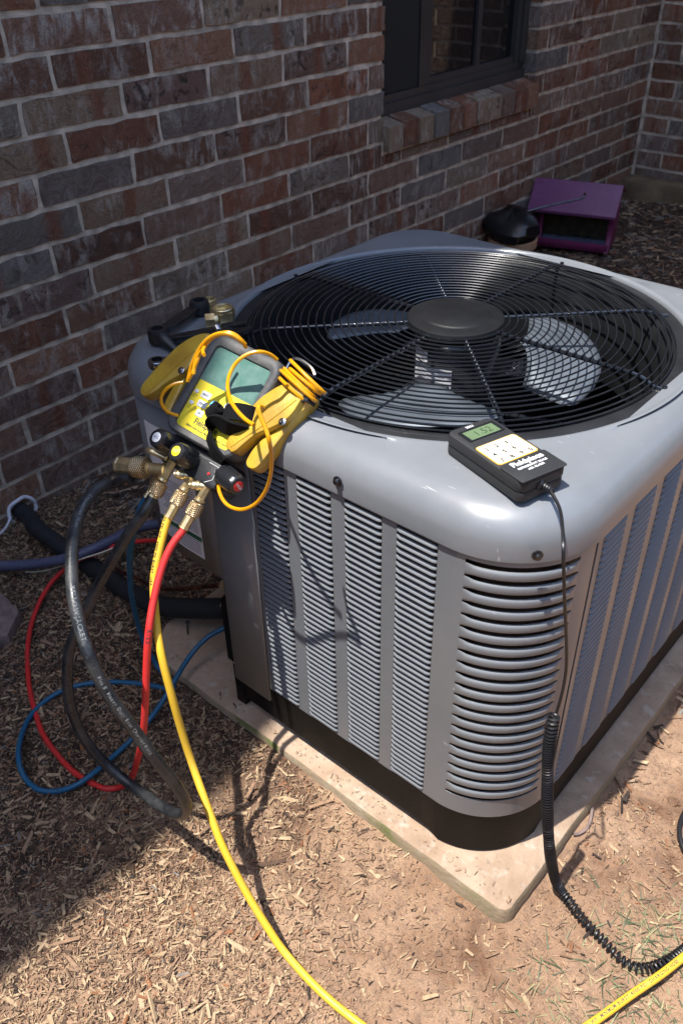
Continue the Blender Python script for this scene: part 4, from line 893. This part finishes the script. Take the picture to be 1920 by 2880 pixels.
# cords: three strands of one yellow lead each
DATA = {"yellow_hose":[[0.9485,-0.7031,0.578],[0.9477,-0.7168,0.5648],[0.9595,-0.7555,0.513],[0.9684,-0.7693,0.4902],[0.9883,-0.7879,0.452],[1.0112,-0.8035,0.42],[1.0283,-0.8102,0.36],[1.0361,-0.8107,0.297],[1.0503,-0.8132,0.242],[1.0862,-0.8274,0.214],[1.1113,-0.8363,0.19],[1.1355,-0.8447,0.165],[1.187,-0.8524,0.11],[1.2276,-0.8556,0.075],[1.2574,-0.8573,0.053],[1.3222,-0.8573,0.0327],[1.3867,-0.8525,0.0287],[1.4859,-0.8388,0.0288],[1.5706,-0.7667,0.0294],[1.6152,-0.6619,0.0319],[1.6389,-0.5948,0.0356],[1.6596,-0.5445,0.0412],[1.6803,-0.4724,0.0349],[1.714,-0.3751,0.0326]],"red_hose":[[0.9787,-0.7013,0.5743],[0.9779,-0.7149,0.5611],[0.9739,-0.7322,0.548],[0.9752,-0.7545,0.5253],[0.9843,-0.7825,0.4901],[0.9966,-0.8076,0.455],[0.9994,-0.8222,0.405],[1.0005,-0.8351,0.35],[0.9864,-0.8429,0.275],[0.9458,-0.8371,0.19],[0.8956,-0.8269,0.095],[0.8654,-0.8259,0.045],[0.848,-0.8318,0.0289],[0.8337,-0.8462,0.0267],[0.8036,-0.8557,0.0263],[0.7578,-0.8618,0.0253],[0.7051,-0.8577,0.0237],[0.6486,-0.849,0.0215],[0.5817,-0.8243,0.0185],[0.5252,-0.7994,0.0178],[0.4619,-0.7633,0.0166],[0.4122,-0.7299,0.0163],[0.3588,-0.6834,0.0172],[0.308,-0.6179,0.0208],[0.2877,-0.5591,0.0254],[0.3141,-0.5229,0.0459],[0.3635,-0.4738,0.0774],[0.4126,-0.438,0.0947],[0.4748,-0.4223,0.1186],[0.5466,-0.3999,0.1354],[0.625,-0.4141,0.1577]],"black_hose":[[0.8655,-0.7048,0.5915],[0.8482,-0.7127,0.587],[0.8587,-0.7396,0.5967],[0.8641,-0.7651,0.5987],[0.8765,-0.7905,0.5963],[0.894,-0.815,0.5885],[0.916,-0.8374,0.58],[0.9395,-0.8581,0.5671],[0.9726,-0.881,0.5516],[0.9956,-0.8933,0.527],[1.018,-0.9021,0.5055],[1.0326,-0.9035,0.4699],[1.0514,-0.8999,0.4348],[1.0659,-0.8914,0.3906],[1.0803,-0.8839,0.3484],[1.0894,-0.8716,0.3018],[1.0966,-0.8643,0.2603],[1.0916,-0.8593,0.2274],[1.0712,-0.8596,0.1948],[1.0237,-0.8544,0.1585],[0.972,-0.8492,0.1346],[0.9337,-0.852,0.1328],[0.8998,-0.8588,0.1483],[0.8706,-0.868,0.1825],[0.8554,-0.8718,0.2258],[0.8453,-0.8687,0.2728],[0.838,-0.8561,0.3157],[0.836,-0.8441,0.3474],[0.8402,-0.8277,0.3789],[0.8541,-0.8038,0.4233],[0.868,-0.7809,0.4667],[0.8824,-0.7602,0.5041],[0.8968,-0.7411,0.5383],[0.9107,-0.7259,0.5627],[0.9118,-0.7074,0.5805]],"blue_hose":[[0.8844,-0.6802,0.5785],[0.8686,-0.7005,0.5429],[0.8579,-0.7073,0.5118],[0.8035,-0.6928,0.4286],[0.7672,-0.6798,0.36],[0.7303,-0.665,0.27],[0.7015,-0.6476,0.18],[0.7016,-0.6428,0.125],[0.7099,-0.6349,0.075],[0.7378,-0.6362,0.0585],[0.7558,-0.6315,0.0416],[0.7536,-0.6409,0.0364],[0.7212,-0.6516,0.0342],[0.6889,-0.6671,0.0315],[0.6444,-0.6942,0.0276],[0.6071,-0.727,0.0241],[0.5851,-0.7624,0.0218],[0.5817,-0.8054,0.0208],[0.5976,-0.8477,0.0231],[0.6445,-0.8914,0.035],[0.6848,-0.9161,0.0366],[0.7141,-0.9237,0.0277],[0.7469,-0.9218,0.0267],[0.7747,-0.9034,0.0275],[0.7978,-0.8763,0.0381],[0.801,-0.8402,0.0404],[0.791,-0.8066,0.0307],[0.7864,-0.7586,0.0316],[0.7845,-0.7129,0.0433],[0.7871,-0.6837,0.0651],[0.7817,-0.6479,0.085],[0.7668,-0.596,0.1],[0.7712,-0.5549,0.12],[0.7881,-0.5217,0.13]],"pipe":[[0.012,-0.4894,0.0163],[0.06,-0.4956,0.0187],[0.117,-0.5198,0.04],[0.2195,-0.5196,0.035],[0.3114,-0.5155,0.03],[0.4099,-0.5176,0.035],[0.5234,-0.5317,0.06],[0.6174,-0.5355,0.09],[0.6926,-0.52,0.12],[0.7612,-0.4911,0.14]],"conduit":[[0.121,-0.6696,0.02],[0.1728,-0.6461,0.03],[0.2458,-0.6013,0.045],[0.3137,-0.5614,0.07],[0.3472,-0.5193,0.085],[0.3549,-0.4657,0.085],[0.3509,-0.4119,0.08],[0.3633,-0.3551,0.07],[0.3839,-0.2992,0.05],[0.4132,-0.2752,0.03]],"liquid":[[0.3807,-0.4972,0.05],[0.4394,-0.5097,0.07],[0.5128,-0.5199,0.1],[0.5753,-0.5306,0.12],[0.6335,-0.5346,0.145],[0.6919,-0.5199,0.17],[0.7417,-0.4968,0.19],[0.7694,-0.4843,0.2]],"wire":[[0.2112,-0.6104,0.01],[0.2446,-0.5865,0.015],[0.2752,-0.5674,0.03],[0.3077,-0.5578,0.05],[0.3759,-0.5538,0.1],[0.3897,-0.5198,0.1],[0.3987,-0.4816,0.1]],"cord_big":[[1.0333,-0.5795,0.7694],[1.0296,-0.5863,0.7781],[1.0251,-0.5985,0.7851],[1.0147,-0.6083,0.7827],[1.0072,-0.6203,0.7753],[1.005,-0.6318,0.7635],[1.0239,-0.654,0.7611],[1.0473,-0.6718,0.7591],[1.07,-0.684,0.759],[1.0925,-0.6909,0.7569],[1.1091,-0.6935,0.7576]],"cord_front":[[1.1163,-0.684,0.7771],[1.1178,-0.6935,0.7843],[1.1231,-0.6964,0.7759],[1.1334,-0.6989,0.7645],[1.142,-0.703,0.7532],[1.1324,-0.6926,0.7256],[1.1199,-0.684,0.6946],[1.1051,-0.678,0.6647],[1.0904,-0.6755,0.642],[1.0747,-0.6745,0.6234],[1.0536,-0.6762,0.6073],[1.0294,-0.6745,0.5993],[1.0164,-0.6746,0.6037],[1.0041,-0.6698,0.6117],[0.994,-0.6603,0.6137]],"cord_left":[[0.9117,-0.6318,0.7204],[0.904,-0.6402,0.7192],[0.898,-0.6508,0.714],[0.8933,-0.656,0.704],[0.8935,-0.6579,0.6941],[0.8974,-0.6555,0.6846],[0.9024,-0.6508,0.6788],[0.9016,-0.6413,0.6721]],"coil_left":[[[0.9211,-0.6318,0.7245],[0.9252,-0.6257,0.7461],[0.9345,-0.6195,0.7669],[0.9471,-0.6134,0.7842],[0.9634,-0.6073,0.7945],[0.978,-0.6013,0.7954],[0.9887,-0.5951,0.7877],[0.99,-0.589,0.7761]],[[0.9353,-0.6318,0.7394],[0.9325,-0.6246,0.7541],[0.9382,-0.6175,0.7693],[0.949,-0.6104,0.7837],[0.9639,-0.6033,0.7922],[0.9771,-0.5961,0.7905],[0.984,-0.589,0.7802]],[[0.925,-0.6318,0.7299],[0.936,-0.6257,0.7516],[0.9349,-0.6195,0.7611],[0.9412,-0.6134,0.7737],[0.9544,-0.6073,0.788],[0.9701,-0.6013,0.7957],[0.9815,-0.5951,0.7924],[0.9891,-0.589,0.7798]],[[0.9604,-0.6318,0.7733],[0.9452,-0.621,0.7707],[0.9422,-0.6104,0.7759],[0.9419,-0.5996,0.7799],[0.9439,-0.589,0.7806]]],"remote_cord":[[1.3818,-0.5183,0.705],[1.3866,-0.5158,0.695],[1.405,-0.5368,0.6937],[1.43,-0.5772,0.6966],[1.443,-0.5976,0.6882],[1.446,-0.583,0.623],[1.4458,-0.5549,0.5393],[1.446,-0.5388,0.4805],[1.4472,-0.5399,0.4392],[1.446,-0.5426,0.4087],[1.446,-0.5443,0.3984]],"coil_axis":[[1.452,-0.5643,0.4248],[1.455,-0.5716,0.4027],[1.4563,-0.5707,0.3628],[1.4615,-0.5682,0.3083],[1.47,-0.5657,0.2378],[1.478,-0.5503,0.1454],[1.487,-0.5349,0.0733],[1.4946,-0.5258,0.0417],[1.5136,-0.5286,0.0336],[1.543,-0.5402,0.0313],[1.574,-0.5462,0.0296],[1.6023,-0.554,0.0286],[1.6236,-0.5544,0.0279],[1.6412,-0.5423,0.0275],[1.6547,-0.5212,0.0273],[1.6636,-0.5008,0.0272],[1.6761,-0.4576,0.027]],"side_cable":[[1.5831,-0.2313,0.0272],[1.5789,-0.2716,0.0294],[1.5823,-0.3039,0.0312],[1.5967,-0.3319,0.0307],[1.6202,-0.3489,0.028],[1.6451,-0.3411,0.0255]],"twig":[[1.4657,-0.4286,0.0359],[1.4723,-0.4204,0.0358],[1.4768,-0.4047,0.0361],[1.4735,-0.3881,0.0366],[1.4654,-0.3674,0.0369]]}
cd = thing('probe_cord', 'yellow probe cord coiled over the right clamp with a long loop hanging free', 'cord', tuple(DATA['cord_front'][8]))
m_ = MB(); m_.tube(spline(DATA['cord_front'], 6), .00245, 8); obj('cord_loop', m_, M['cord'], cd)
m_ = MB(); m_.tube(spline(DATA['cord_big'], 6), .00235, 8); obj('cord_loop', m_, M['cord'], cd)
def jaw_coils(cu, cv, n0, n1, turns, tilt, ru, rv):
    pts = []; K = 20*turns
    for i in range(K+1):
        a = 2*math.pi*i/20; f = i/K; w = .6*math.sin(f*13.0)
        uu = ru*(1+.16*math.sin(2.3*f*turns+1))*math.cos(a); nn = (n1-n0)/2*(1+.12*w)*math.sin(a)
        u = cu+(f-.5)*rv*tilt[0]+uu*tilt[2]; v = cv+(f-.5)*rv*tilt[1]+uu*tilt[3]+.003*w
        pts.append(gp(u, v, (n0+n1)/2+nn))
    return pts
m_ = MB(); m_.tube(spline(jaw_coils(.0950, .0640, -.020, .017, 5, (-.40, -.92, .96, -.28), .0310, .030), 2), .0024, 8); obj('cord_coil', m_, M['cord'], cd)
cd2 = thing('probe_cord', 'yellow probe cord wound over the shaded left clamp and the top of the gauge', 'cord', tuple(DATA['cord_left'][4]))
for lp in DATA['coil_left']: m_ = MB(); m_.tube(spline(lp, 5), .0024, 8); obj('cord_coil', m_, M['cord'], cd2)
m_ = MB(); m_.tube(spline(DATA['cord_left'], 5), .0022, 8); obj('cord_loop', m_, M['cord'], cd2)

# ------------------------------------------------------------------ hoses
def hose(name, pts, r, m, label, cat='hose', it=10, seg=14):
    sp = spline(pts, it); mb = MB(); mb.tube(sp, r, seg); o = single(name, mb, M[m], label, cat); return o, sp
def print_along(parent, sp, r, txt, size, start, side, m, gap=1.0, flipx=False):
    """flat print that follows a hose: each character laid on the rubber where it faces 'side'"""
    acc = 0; i = 0; s = start; seglen = [(sp[k+1]-sp[k]).length for k in range(len(sp)-1)]; verts = []; faces = []
    cum = [0]
    for L in seglen: cum.append(cum[-1]+L)
    cache = {}
    for ch in txt:
        if ch == ' ': s += size*.45*gap; continue
        if ch not in cache: cache[ch] = text_mesh(ch, size, .00012)
        me = cache[ch]; xs = [v.co.x for v in me.vertices]; w = max(xs)-min(xs); mid = s+w/2
        k = max(0, min(len(seglen)-1, int(np.searchsorted(cum, mid))-1)); t = (mid-cum[k])/seglen[k]; c = sp[k].lerp(sp[k+1], t); d = (sp[k+1]-sp[k]).normalized()
        sv = side-d*side.dot(d); sv.normalize(); up = sv.cross(d)
        o = len(verts)
        for v in me.vertices:
            x = v.co.x-min(xs)-w/2; y = v.co.y; a = y/r; verts.append(c+d*x+(sv*math.cos(a)+up*math.sin(a))*(r+.0003))
        faces += [tuple(o+q for q in p.vertices) for p in me.polygons]; s += w+size*.13*gap
    mb = MB(); mb.add(verts, faces); return obj('lettering', mb, M[m], parent)
hy, spy = hose('yellow_hose', DATA['yellow_hose'], .0055, 'h_yellow', 'long yellow refrigerant hose running from the gauge down across the dirt to the lower right')
hr, spr = hose('red_hose', DATA['red_hose'], .0050, 'h_red', 'red refrigerant hose hanging from the gauge and looping on the mulch')
hb, spb = hose('blue_hose', DATA['blue_hose'], .0048, 'h_blue', 'blue refrigerant hose looping on the mulch and up to the unit valve')
hk, spk = hose('black_hose', DATA['black_hose'], .0080, 'h_black', 'thick dusty black vacuum hose hanging from the gauge in a long loop', seg=20)
toc = lambda p: (CAM-p).normalized()
print_along(hk, spk, .0080, 'Evacuation Hose', .0070, .085, toc(Vector(DATA['black_hose'][6]))+Vector((.35, .1, .3)), 'print_grey')
print_along(hk, spk, .0080, 'YELLOWJACKET', .0078, .225, toc(Vector(DATA['black_hose'][9]))+Vector((-.1, 0, 0)), 'print_grey')
print_along(hk, spk, .0080, 'Plus II  Heavy Duty Evac Charging Hose', .0064, .335, toc(Vector(DATA['black_hose'][11])), 'print_grey')
print_along(hr, spr, .0050, 'R-22', .0085, .155, toc(Vector(DATA['red_hose'][4])), 'ink')
print_along(hy, spy, .0055, '800 PSI WP  4000 PSI BURST  USA', .0052, .012, toc(Vector(DATA['yellow_hose'][2]))+Vector((-.8, 0, .2)), 'ink')
print_along(hy, spy, .0055, '800 PSI WP  MINIMUM BURST 4000 PSI  CHARGING HOSE', .0060, 1.10, Vector((0, -.35, 1)), 'ink')
print_along(hy, spy, .0055, '800 PSI WP  4000 PSI BURST  CHARGING HOSE', .0060, 1.42, Vector((.1, .15, 1)), 'ink')
PC = DATA['pipe'][0]; pi_pts = [[-.05, PC[1]-.005, PC[2]+.01]]+DATA['pipe']
pipe, spp = hose('insulated_pipe', pi_pts, .0200, 'foam', 'fat black foam insulated line running from the brick wall to the unit', 'pipe', 10, 20)
wt = MB()
for z_, rr in ((0, .0285),): wt.tube([(.010+.003*math.sin(i), PC[1]+.036*math.cos(2*math.pi*i/28), PC[2]+.004+.034*math.sin(2*math.pi*i/28)) for i in range(28)], .0045, 8, closed=True)
wt.tube(spline([(.014, PC[1]-.034, PC[2]+.006), (.03, PC[1]-.055, PC[2]-.002), (.05, PC[1]-.085, PC[2]+.002), (.06, PC[1]-.13, PC[2]+.002)], 5), .0030, 6)
single('pipe_sleeve', wt, M['tape'], 'white sleeve ring with a loose tail where the black line leaves the brick wall', 'sleeve')
cdt, spc = hose('conduit', DATA['conduit'], .0114, 'conduit', 'ribbed blue-grey electrical conduit crossing over the black pipe at the left', 'conduit', 10, 16)
rg = MB(); acc = 0
for i in range(1, len(spc)-1):
    acc += (spc[i]-spc[i-1]).length
    if acc > .0042: acc = 0; t = (spc[i+1]-spc[i]).normalized(); rg.lathe([(.0112, -.0009), (.0119, 0), (.0112, .0009)], 16, T=at(spc[i], t))
obj('conduit_rib', rg, M['conduit'], cdt)
hose('copper_line', DATA['liquid'], .0042, 'copper', 'thin copper liquid line from the black pipe to the unit valve', 'pipe', 8, 10)
hose('thin_wire', DATA['wire'], .0013, 'cream', 'thin tan wire lying along the grey conduit', 'wire', 8, 6)
hose('side_cable', DATA['side_cable'], .0038, 'cordblack', 'short bend of black cable on the dirt at the right edge', 'cable', 8, 10)
hose('root', DATA['twig'], .0026, 'paver', 'thin reddish root curling out from under the pad', 'root', 8, 8)

# ------------------------------------------------------------------ scale remote on the cover
rd = Vector((.957, -.288, 0)).normalized(); rw = Vector((.288, .957, 0)).normalized(); RT = frame((1.3115, -.5015, .6875), rd, rw, (0, 0, 1))   # local x towards the cord, y to the right, z up
rm = thing('scale_remote', 'black refrigerant scale remote with cream keypad lying on the near corner of the grey cover', 'remote', (1.3115, -.5015, .6875), math.atan2(rd.y, rd.x))
a = MB(); a.prism(rrect(.130, .066, .009, 5), .0005, .014, T=RT, bev=.0025); obj('remote_back', a, M['remote'], rm)
a = MB(); a.prism(rrect(.131, .068, .010, 6), .0125, .0285, T=RT, bev=.0045); rb_ = obj('remote_body', a, M['remote'], rm)
a = MB(); a.prism(rrect(.038, .066, .003, 4, .0470, 0), .0280, .0300, T=RT, bev=.0010); obj('lower_shell', a, M['remote'], rm)
a = MB(); o_ = rrect(.024, .052, .0012, 2, -.0415, .0008); i_ = rrect(.019, .044, .0008, 2, -.0410, .0008); n = len(o_)
a.add([RT @ Vector((p[0], p[1], z)) for pl, z in ((o_, .0284), (o_, .0296), (i_, .0296), (i_, .0284)) for p in pl], [(i*n+k, i*n+(k+1) % n, (i+1)*n+(k+1) % n, (i+1)*n+k) for i in range(3) for k in range(n)], 0, False); obj('display_rim', a, M['knob'], rm)
a = MB(); a.box((-.0505, -.0215, .0280), (-.0313, .0230, .0289), T=RT); dsp = obj('display', a, M['lcd2'], rm)
MT = lambda x, y, z=.0292: RT @ Matrix.Translation((x, y, z)) @ Matrix(((0, -1, 0, 0), (1, 0, 0, 0), (0, 0, 1, 0), (0, 0, 0, 1)))   # text reads along +y
text('lettering', '1.52', MT(-.0410, .004), .0150, M['lcdframe'], rm, -.0002, 'C', 1.0)
text('lettering', 'SRS1', MT(-.0575, -.004, .0289), .0058, M['pwhite'], rm, .0001)
a = MB(); a.prism(rrect(.0430, .0585, .0045, 4, .0045, -.0010), .0283, .0292, T=RT); obj('keypad_edge', a, M['orange'], rm)
a = MB(); a.prism(rrect(.0405, .0560, .0038, 4, .0045, -.0010), .0285, .0296, T=RT); kp = obj('keypad', a, M['cream'], rm)
ky = [-.0215, -.0075, .0065, .0195]; kx = [-.0080, .0055, .0185]
for i, row in enumerate((('1', '2', '3', ''), ('4', '5', '6', '.'), ('7', '8', '9', '0'))):
    for j, ch in enumerate(row):
        if ch: text('lettering', ch, MT(kx[i]+.0015, ky[j]+.001, .0299), .0088, M['ink'], kp, .0003)
for (i, j, tx) in ((0, 0, 'ON/OFF'), (0, 2, 'CHARGE'), (0, 3, 'ENTER'), (1, 2, 'RECOVER'), (1, 3, 'UNITS'), (2, 0, 'LIGHT'), (2, 2, 'REPEAT'), (2, 3, 'ZERO')):
    text('lettering', tx, MT(kx[i]-.0045, ky[j]-.0008, .0299), .0027, M['ink'], kp)
text('lettering', 'EXIT', MT(kx[0]+.0035, ky[3]+.003, .0299), .0026, M['orange'], kp)
for i, j in ((0, 0), (0, 3), (2, 0), (2, 3)):
    o_ = rrect(.0115, .0130, .002, 3, kx[i]-.0008, ky[j]); a = MB(); a.tube([RT @ Vector((p[0], p[1], .0297)) for p in o_], .00022, 4, closed=True); obj('key_outline', a, M['orange'] if False else M['ink'], kp)
text('lettering', 'Fieldpiece', MT(.0355, .0010, .0303), .0112, M['pwhite'], rm, .0004)
text('lettering', 'REFRIGERANT SCALE', MT(.0445, .0010, .0303), .0044, M['pwhite'], rm, .00018); text('lettering', 'with ALARM', MT(.0500, .0010, .0303), .0044, M['pwhite'], rm, .00018)
a = MB(); e0 = RT @ Vector((.0640, -.0045, .0165)); e1 = Vector(DATA['remote_cord'][1]); ax = (e1-e0); a.lathe([(.0062, -.002), (.0062, .001)]+[q for k in range(5) for q in ((.0054-.0004*k, .0015+.003*k), (.0040-.0002*k, .0030+.003*k))]+[(.0025, .018)], 16, T=at(e0, ax)); obj('strain_relief', a, M['cordblack'], rm)
rc_ = thing('coiled_cord', 'black coiled cord hanging from the scale remote down the corner to the dirt', 'cord', tuple(DATA['coil_axis'][9]))
a = MB(); a.tube(spline([list(e0+ax.normalized()*.012)]+DATA['remote_cord'][2:]+[[1.449, -.560, .395], [1.446, -.572, .405], [1.452, -.5743, .4200]], 7), .0020, 8); obj('straight_cord', a, M['cordblack'], rc_)
axp = spline(DATA['coil_axis'], 14); cl_ = [0]
for i in range(1, len(axp)): cl_.append(cl_[-1]+(axp[i]-axp[i-1]).length)
tot = cl_[-1]; pts = []; ph = 0; s = 0; nrm = None; zsplit = next(cl_[i] for i in range(len(axp)) if axp[i].z < .06)
while s < tot:
    k = min(int(np.searchsorted(cl_, s)), len(axp)-1); k = max(k, 1); t = (s-cl_[k-1])/(cl_[k]-cl_[k-1]); c = axp[k-1].lerp(axp[k], t); d = (axp[k]-axp[k-1]).normalized()
    if nrm is None: nrm = d.orthogonal().normalized()
    nrm = (nrm-d*nrm.dot(d)).normalized(); bn = d.cross(nrm)
    sm = min(max((s-zsplit+.02)/.12, 0), 1); loose = sm*(1-min(max((s-zsplit-.16)/.06, 0), 1)); mids = min(max((s-.16)/.08, 0), 1)*(1-min(max((s-.24)/.06, 0), 1))
    pitch = .0048+.0030*loose+.0013*mids+.0005*math.sin(s*90); R = .0063+.0004*math.sin(s*47)
    pts.append(c+nrm*(R*math.cos(ph))+bn*(R*math.sin(ph))); ph += 2*math.pi/12; s += pitch/12
a = MB(); a.tube(pts, .0018, 6); obj('cord_coil', a, M['cordblack'], rc_)

# ------------------------------------------------------------------ tools and nuts on the cover
CZ = .6868
def hexnut(x, y, r, h, label, rz=0, tilt=None, dome=True):
    m = MB(); T = Matrix.Translation((x, y, CZ)) @ Matrix.Rotation(rz, 4, 'Z')
    if tilt: T = Matrix.Translation((x, y, CZ+r*.86)) @ Matrix.Rotation(rz, 4, 'Z') @ Matrix.Rotation(math.pi/2, 4, 'Y')
    m.lathe([(r*.62, .0), (r*.94, 0), (r, h*.06), (r, h*.72)], 6, T=T, smooth=False)
    m.lathe([(r*.62, 0), (r*.86, h*.0)], 28, T=T); m.lathe([(r*.87, h*.70), (r*.86, h*.94), (r*.80, h), (r*.64, h), (r*.60, h*.93), (r*.60, h*.1)], 28, T=T)
    return single('brass_nut', m, M['brass'], label, 'brass nut', 'brass nuts on the cover')
hexnut(.7030, -.4015, .0125, .021, 'small brass flare nut nearest the far end of the ratchet wrench', .3)
hexnut(.7440, -.4120, .0200, .021, 'largest brass nut, wide hexagon beside the two small ones', .1)
hexnut(.7460, -.4500, .0120, .020, 'small brass nut lying on its side against the adjustable wrench', .9, True)
def wrench_path(p, q): return Vector(p), Vector(q)
a_, b_ = Vector((.7325, -.5310, CZ)), Vector((.6990, -.4200, CZ)); d = (b_-a_); L = d.length; d.normalize(); w = Vector((-d.y, d.x, 0)); T = frame(a_, d, w, (0, 0, 1))
rt = thing('ratchet_wrench', 'black and steel ratchet service wrench with round ends on the shaded side of the cover', 'wrench', tuple(a_))
m = MB(); m.prism(dens([(.008, -.007), (.030, -.0105), (L-.030, -.0105), (L-.008, -.007), (L-.008, .007), (L-.030, .0105), (.030, .0105), (.008, .007)], 1), .010, .0185, T=T, bev=.002); obj('handle', m, M['tool'], rt)
for x, r in ((0, .0145), (L, .0155)):
    m = MB(); m.lathe([(r*.55, .002), (r, .002), (r*1.04, .006), (r*1.04, .018), (r*.92, .023), (r*.58, .024), (r*.55, .020), (r*.5, .004)], 28, T=T @ Matrix.Translation((x, 0, 0))); obj('ratchet_head', m, M['black'], rt)
m = MB(); j = Vector((.7400, -.5330, CZ+.014)); ax = Vector((.8, -.12, -.16)); m.lathe([(0, 0), (.0095, 0), (.0095, .018), (.0080, .020), (.0078, .030), (.0060, .0325), (.0058, .042), (.0042, .044), (.0040, .053), (0, .054)], 14, T=at(j, ax)); obj('stub_adapter', m, M['black'], rt)
a_, b_ = Vector((.7980, -.5860, CZ+.002)), Vector((.8060, -.5050, CZ)); d = (b_-a_); L = d.length; d.normalize(); w = Vector((-d.y, d.x, 0)); T = frame(a_, d, w, (0, 0, 1))
m = MB(); m.prism([(.010, -.006), (L, -.007), (L, .007), (.010, .006)], .002, .009, T=T, bev=.0015)
m.lathe([(.0075, 0), (.0125, 0), (.0135, .003), (.0135, .009), (.0120, .0115), (.0075, .012), (.0070, .0), ], 24, T=T)
single('box_wrench', m, M['steel'], 'bright steel ring wrench sticking out from under the left yellow clamp', 'wrench')
aw = thing('adjustable_wrench', 'dark adjustable wrench with open jaw behind the gauge, beside the brass nuts', 'wrench', (.79, -.455, CZ)); d = Vector((.50, .87, 0)).normalized(); w = Vector((-d.y, d.x, 0)); T = frame((.7865, -.4640, CZ), d, w, (0, 0, 1))
m = MB(); m.prism(dens([(-.075, -.006), (-.010, -.010), (.010, -.0185), (.034, -.0200), (.052, -.0140), (.056, -.0070), (.030, -.0060), (.018, .0030), (.014, .012), (-.010, .012), (-.075, .006)], 1), .003, .014, T=T, bev=.002); obj('fixed_jaw', m, M['tool'], aw)
m = MB(); m.prism(dens([(.012, .006), (.018, .004), (.046, .0050), (.048, .0110), (.030, .0185), (.010, .0165)], 1), .002, .0150, T=T, bev=.0018); obj('sliding_jaw', m, M['tool'], aw)
m = MB(); m.lathe([(.0042, -.008)]+[q for k in range(6) for q in ((.0050, -.007+.0026*k), (.0040, -.0057+.0026*k))]+[(.0042, .009)], 14, T=T @ at((.002, -.001, .0135), (0, 1, 0))); obj('knurl_screw', m, M['steel'], aw)

# ------------------------------------------------------------------ things by the far corner
_a = math.radians(41-24); fy = Vector((math.cos(_a), math.sin(_a), 0)); fn = Vector((math.sin(_a), -math.cos(_a), 0)); FO = Vector((.150, 1.94, .060)); FT = frame(FO, fy, fn, (0, 0, 1))   # x right, y to the camera, z up
fd = thing('bird_feeder', 'purple wooden bird feeder with sloping roof standing on the mulch by the wall', 'bird feeder', tuple(FO), 0)
def fbox(nm, a, b, m, bev=.002):
    mb = MB(); mb.prism([(a[0], a[1]), (b[0], a[1]), (b[0], b[1]), (a[0], b[1])], a[2], b[2], T=FT, bev=bev); return obj(nm, mb, M[m], fd)
fbox('floor_tray', (-.11, -.10, .004), (.165, .075, .018), 'purple2'); fbox('tray_edge', (-.11, .070, .016), (.165, .082, .036), 'purple2')
def profile(nm, pl, x0, x1, m):
    mb = MB(); mb.prism(pl, x0, x1, T=FT @ Matrix(((0, 0, 1, 0), (1, 0, 0, 0), (0, 1, 0, 0), (0, 0, 0, 1))), bev=.0015); return obj(nm, mb, M[m], fd)
side = [(.078, .004), (.066, .030), (.052, .050), (.050, .120), (.066, .150), (.0, .232), (-.066, .170), (-.10, .150), (-.10, .004)]
sd1 = profile('side_board', side, .150, .168, 'purple2'); profile('side_board', side, -.118, -.104, 'purple2')
for y_, z_ in ((.02, .05), (.02, .13), (-.03, .14)):
    s_ = MB(); s_.lathe([(.0035, 0), (.0032, .001), (0, .0012)], 10, T=FT @ Matrix.Translation((.168, y_, z_)) @ Matrix.Rotation(math.pi/2, 4, 'Y')); obj('nail', s_, M['ink'], sd1)
profile('roof_board', [(.098, .142), (.100, .152), (.004, .246), (-.006, .236)], -.160, .178, 'purple'); profile('roof_board', [(-.006, .236), (.003, .2465), (-.100, .205), (-.098, .195)], -.160, .178, 'purple2')
fbox('seed_window', (-.104, .030, .036), (.150, .034, .150), 'feedglass', .0005)
tr = MB(); n = 12
for k in range(n): tr.box((-.098+.0205*k, .036, .034), (-.095+.0205*k, .062, .040), T=FT)
tr.box((-.10, .034, .034), (.149, .040, .040), T=FT); tr.box((-.10, .058, .034), (.149, .064, .040), T=FT); obj('seed_rack', tr, M['conduit'], fd)
pc = (.085, 1.590); pt = MB(); pt.lathe([(0, .03), (.055, .03), (.082, .135), (.090, .136), (.092, .165), (.084, .166), (.080, .140), (0, .135)], 36, T=Matrix.Translation((pc[0]+.01, pc[1], 0)))
single('plant_pot', pt, M['terracotta'], 'tan round pot half hidden behind the back edge of the unit', 'pot')
bgm = MB(); r_ = random.Random(3); nu, nv = 22, 9
for_v = []
for j in range(nv):
    ph_ = math.pi*j/(nv-1)
    for i in range(nu):
        th_ = 2*math.pi*i/nu; rr = 1+.14*math.sin(3*th_+j)+.10*r_.uniform(-1, 1); for_v.append((pc[0]+.108*rr*math.sin(ph_)*math.cos(th_), pc[1]+.108*rr*math.sin(ph_)*math.sin(th_), .205+.062*math.cos(ph_)*rr))
bgm.add(for_v, [(j*nu+i, j*nu+(i+1) % nu, (j+1)*nu+(i+1) % nu, (j+1)*nu+i) for j in range(nv-1) for i in range(nu)], 0, True)
single('black_bag', bgm, M['bag'], 'crumpled black plastic bag stuffed in the tan pot', 'bag')
rd_ = MB(); rd_.tube(spline([(.02, 1.53, .225), (.12, 1.63, .258), (.20, 1.72, .280), (.255, 1.780, .292), (.262, 1.792, .300), (.262, 1.792, .312)], 5), .0042, 8)
single('metal_rod', rd_, M['tool'], 'thin metal rod with a hooked tip lying across the black bag', 'rod')
sn = MB(); sn.tube([(.665, -.520, .0645), (.690, -.540, .0640)], .0018, 8); sn.lathe([(.0045, 0), (.0045, .002), (0, .0026)], 10, T=at((.664, -.519, .0650), (-.8, .6, 0))); single('loose_screw', sn, M['steel'], 'small steel screw dropped on the shaded end of the pad', 'screw')
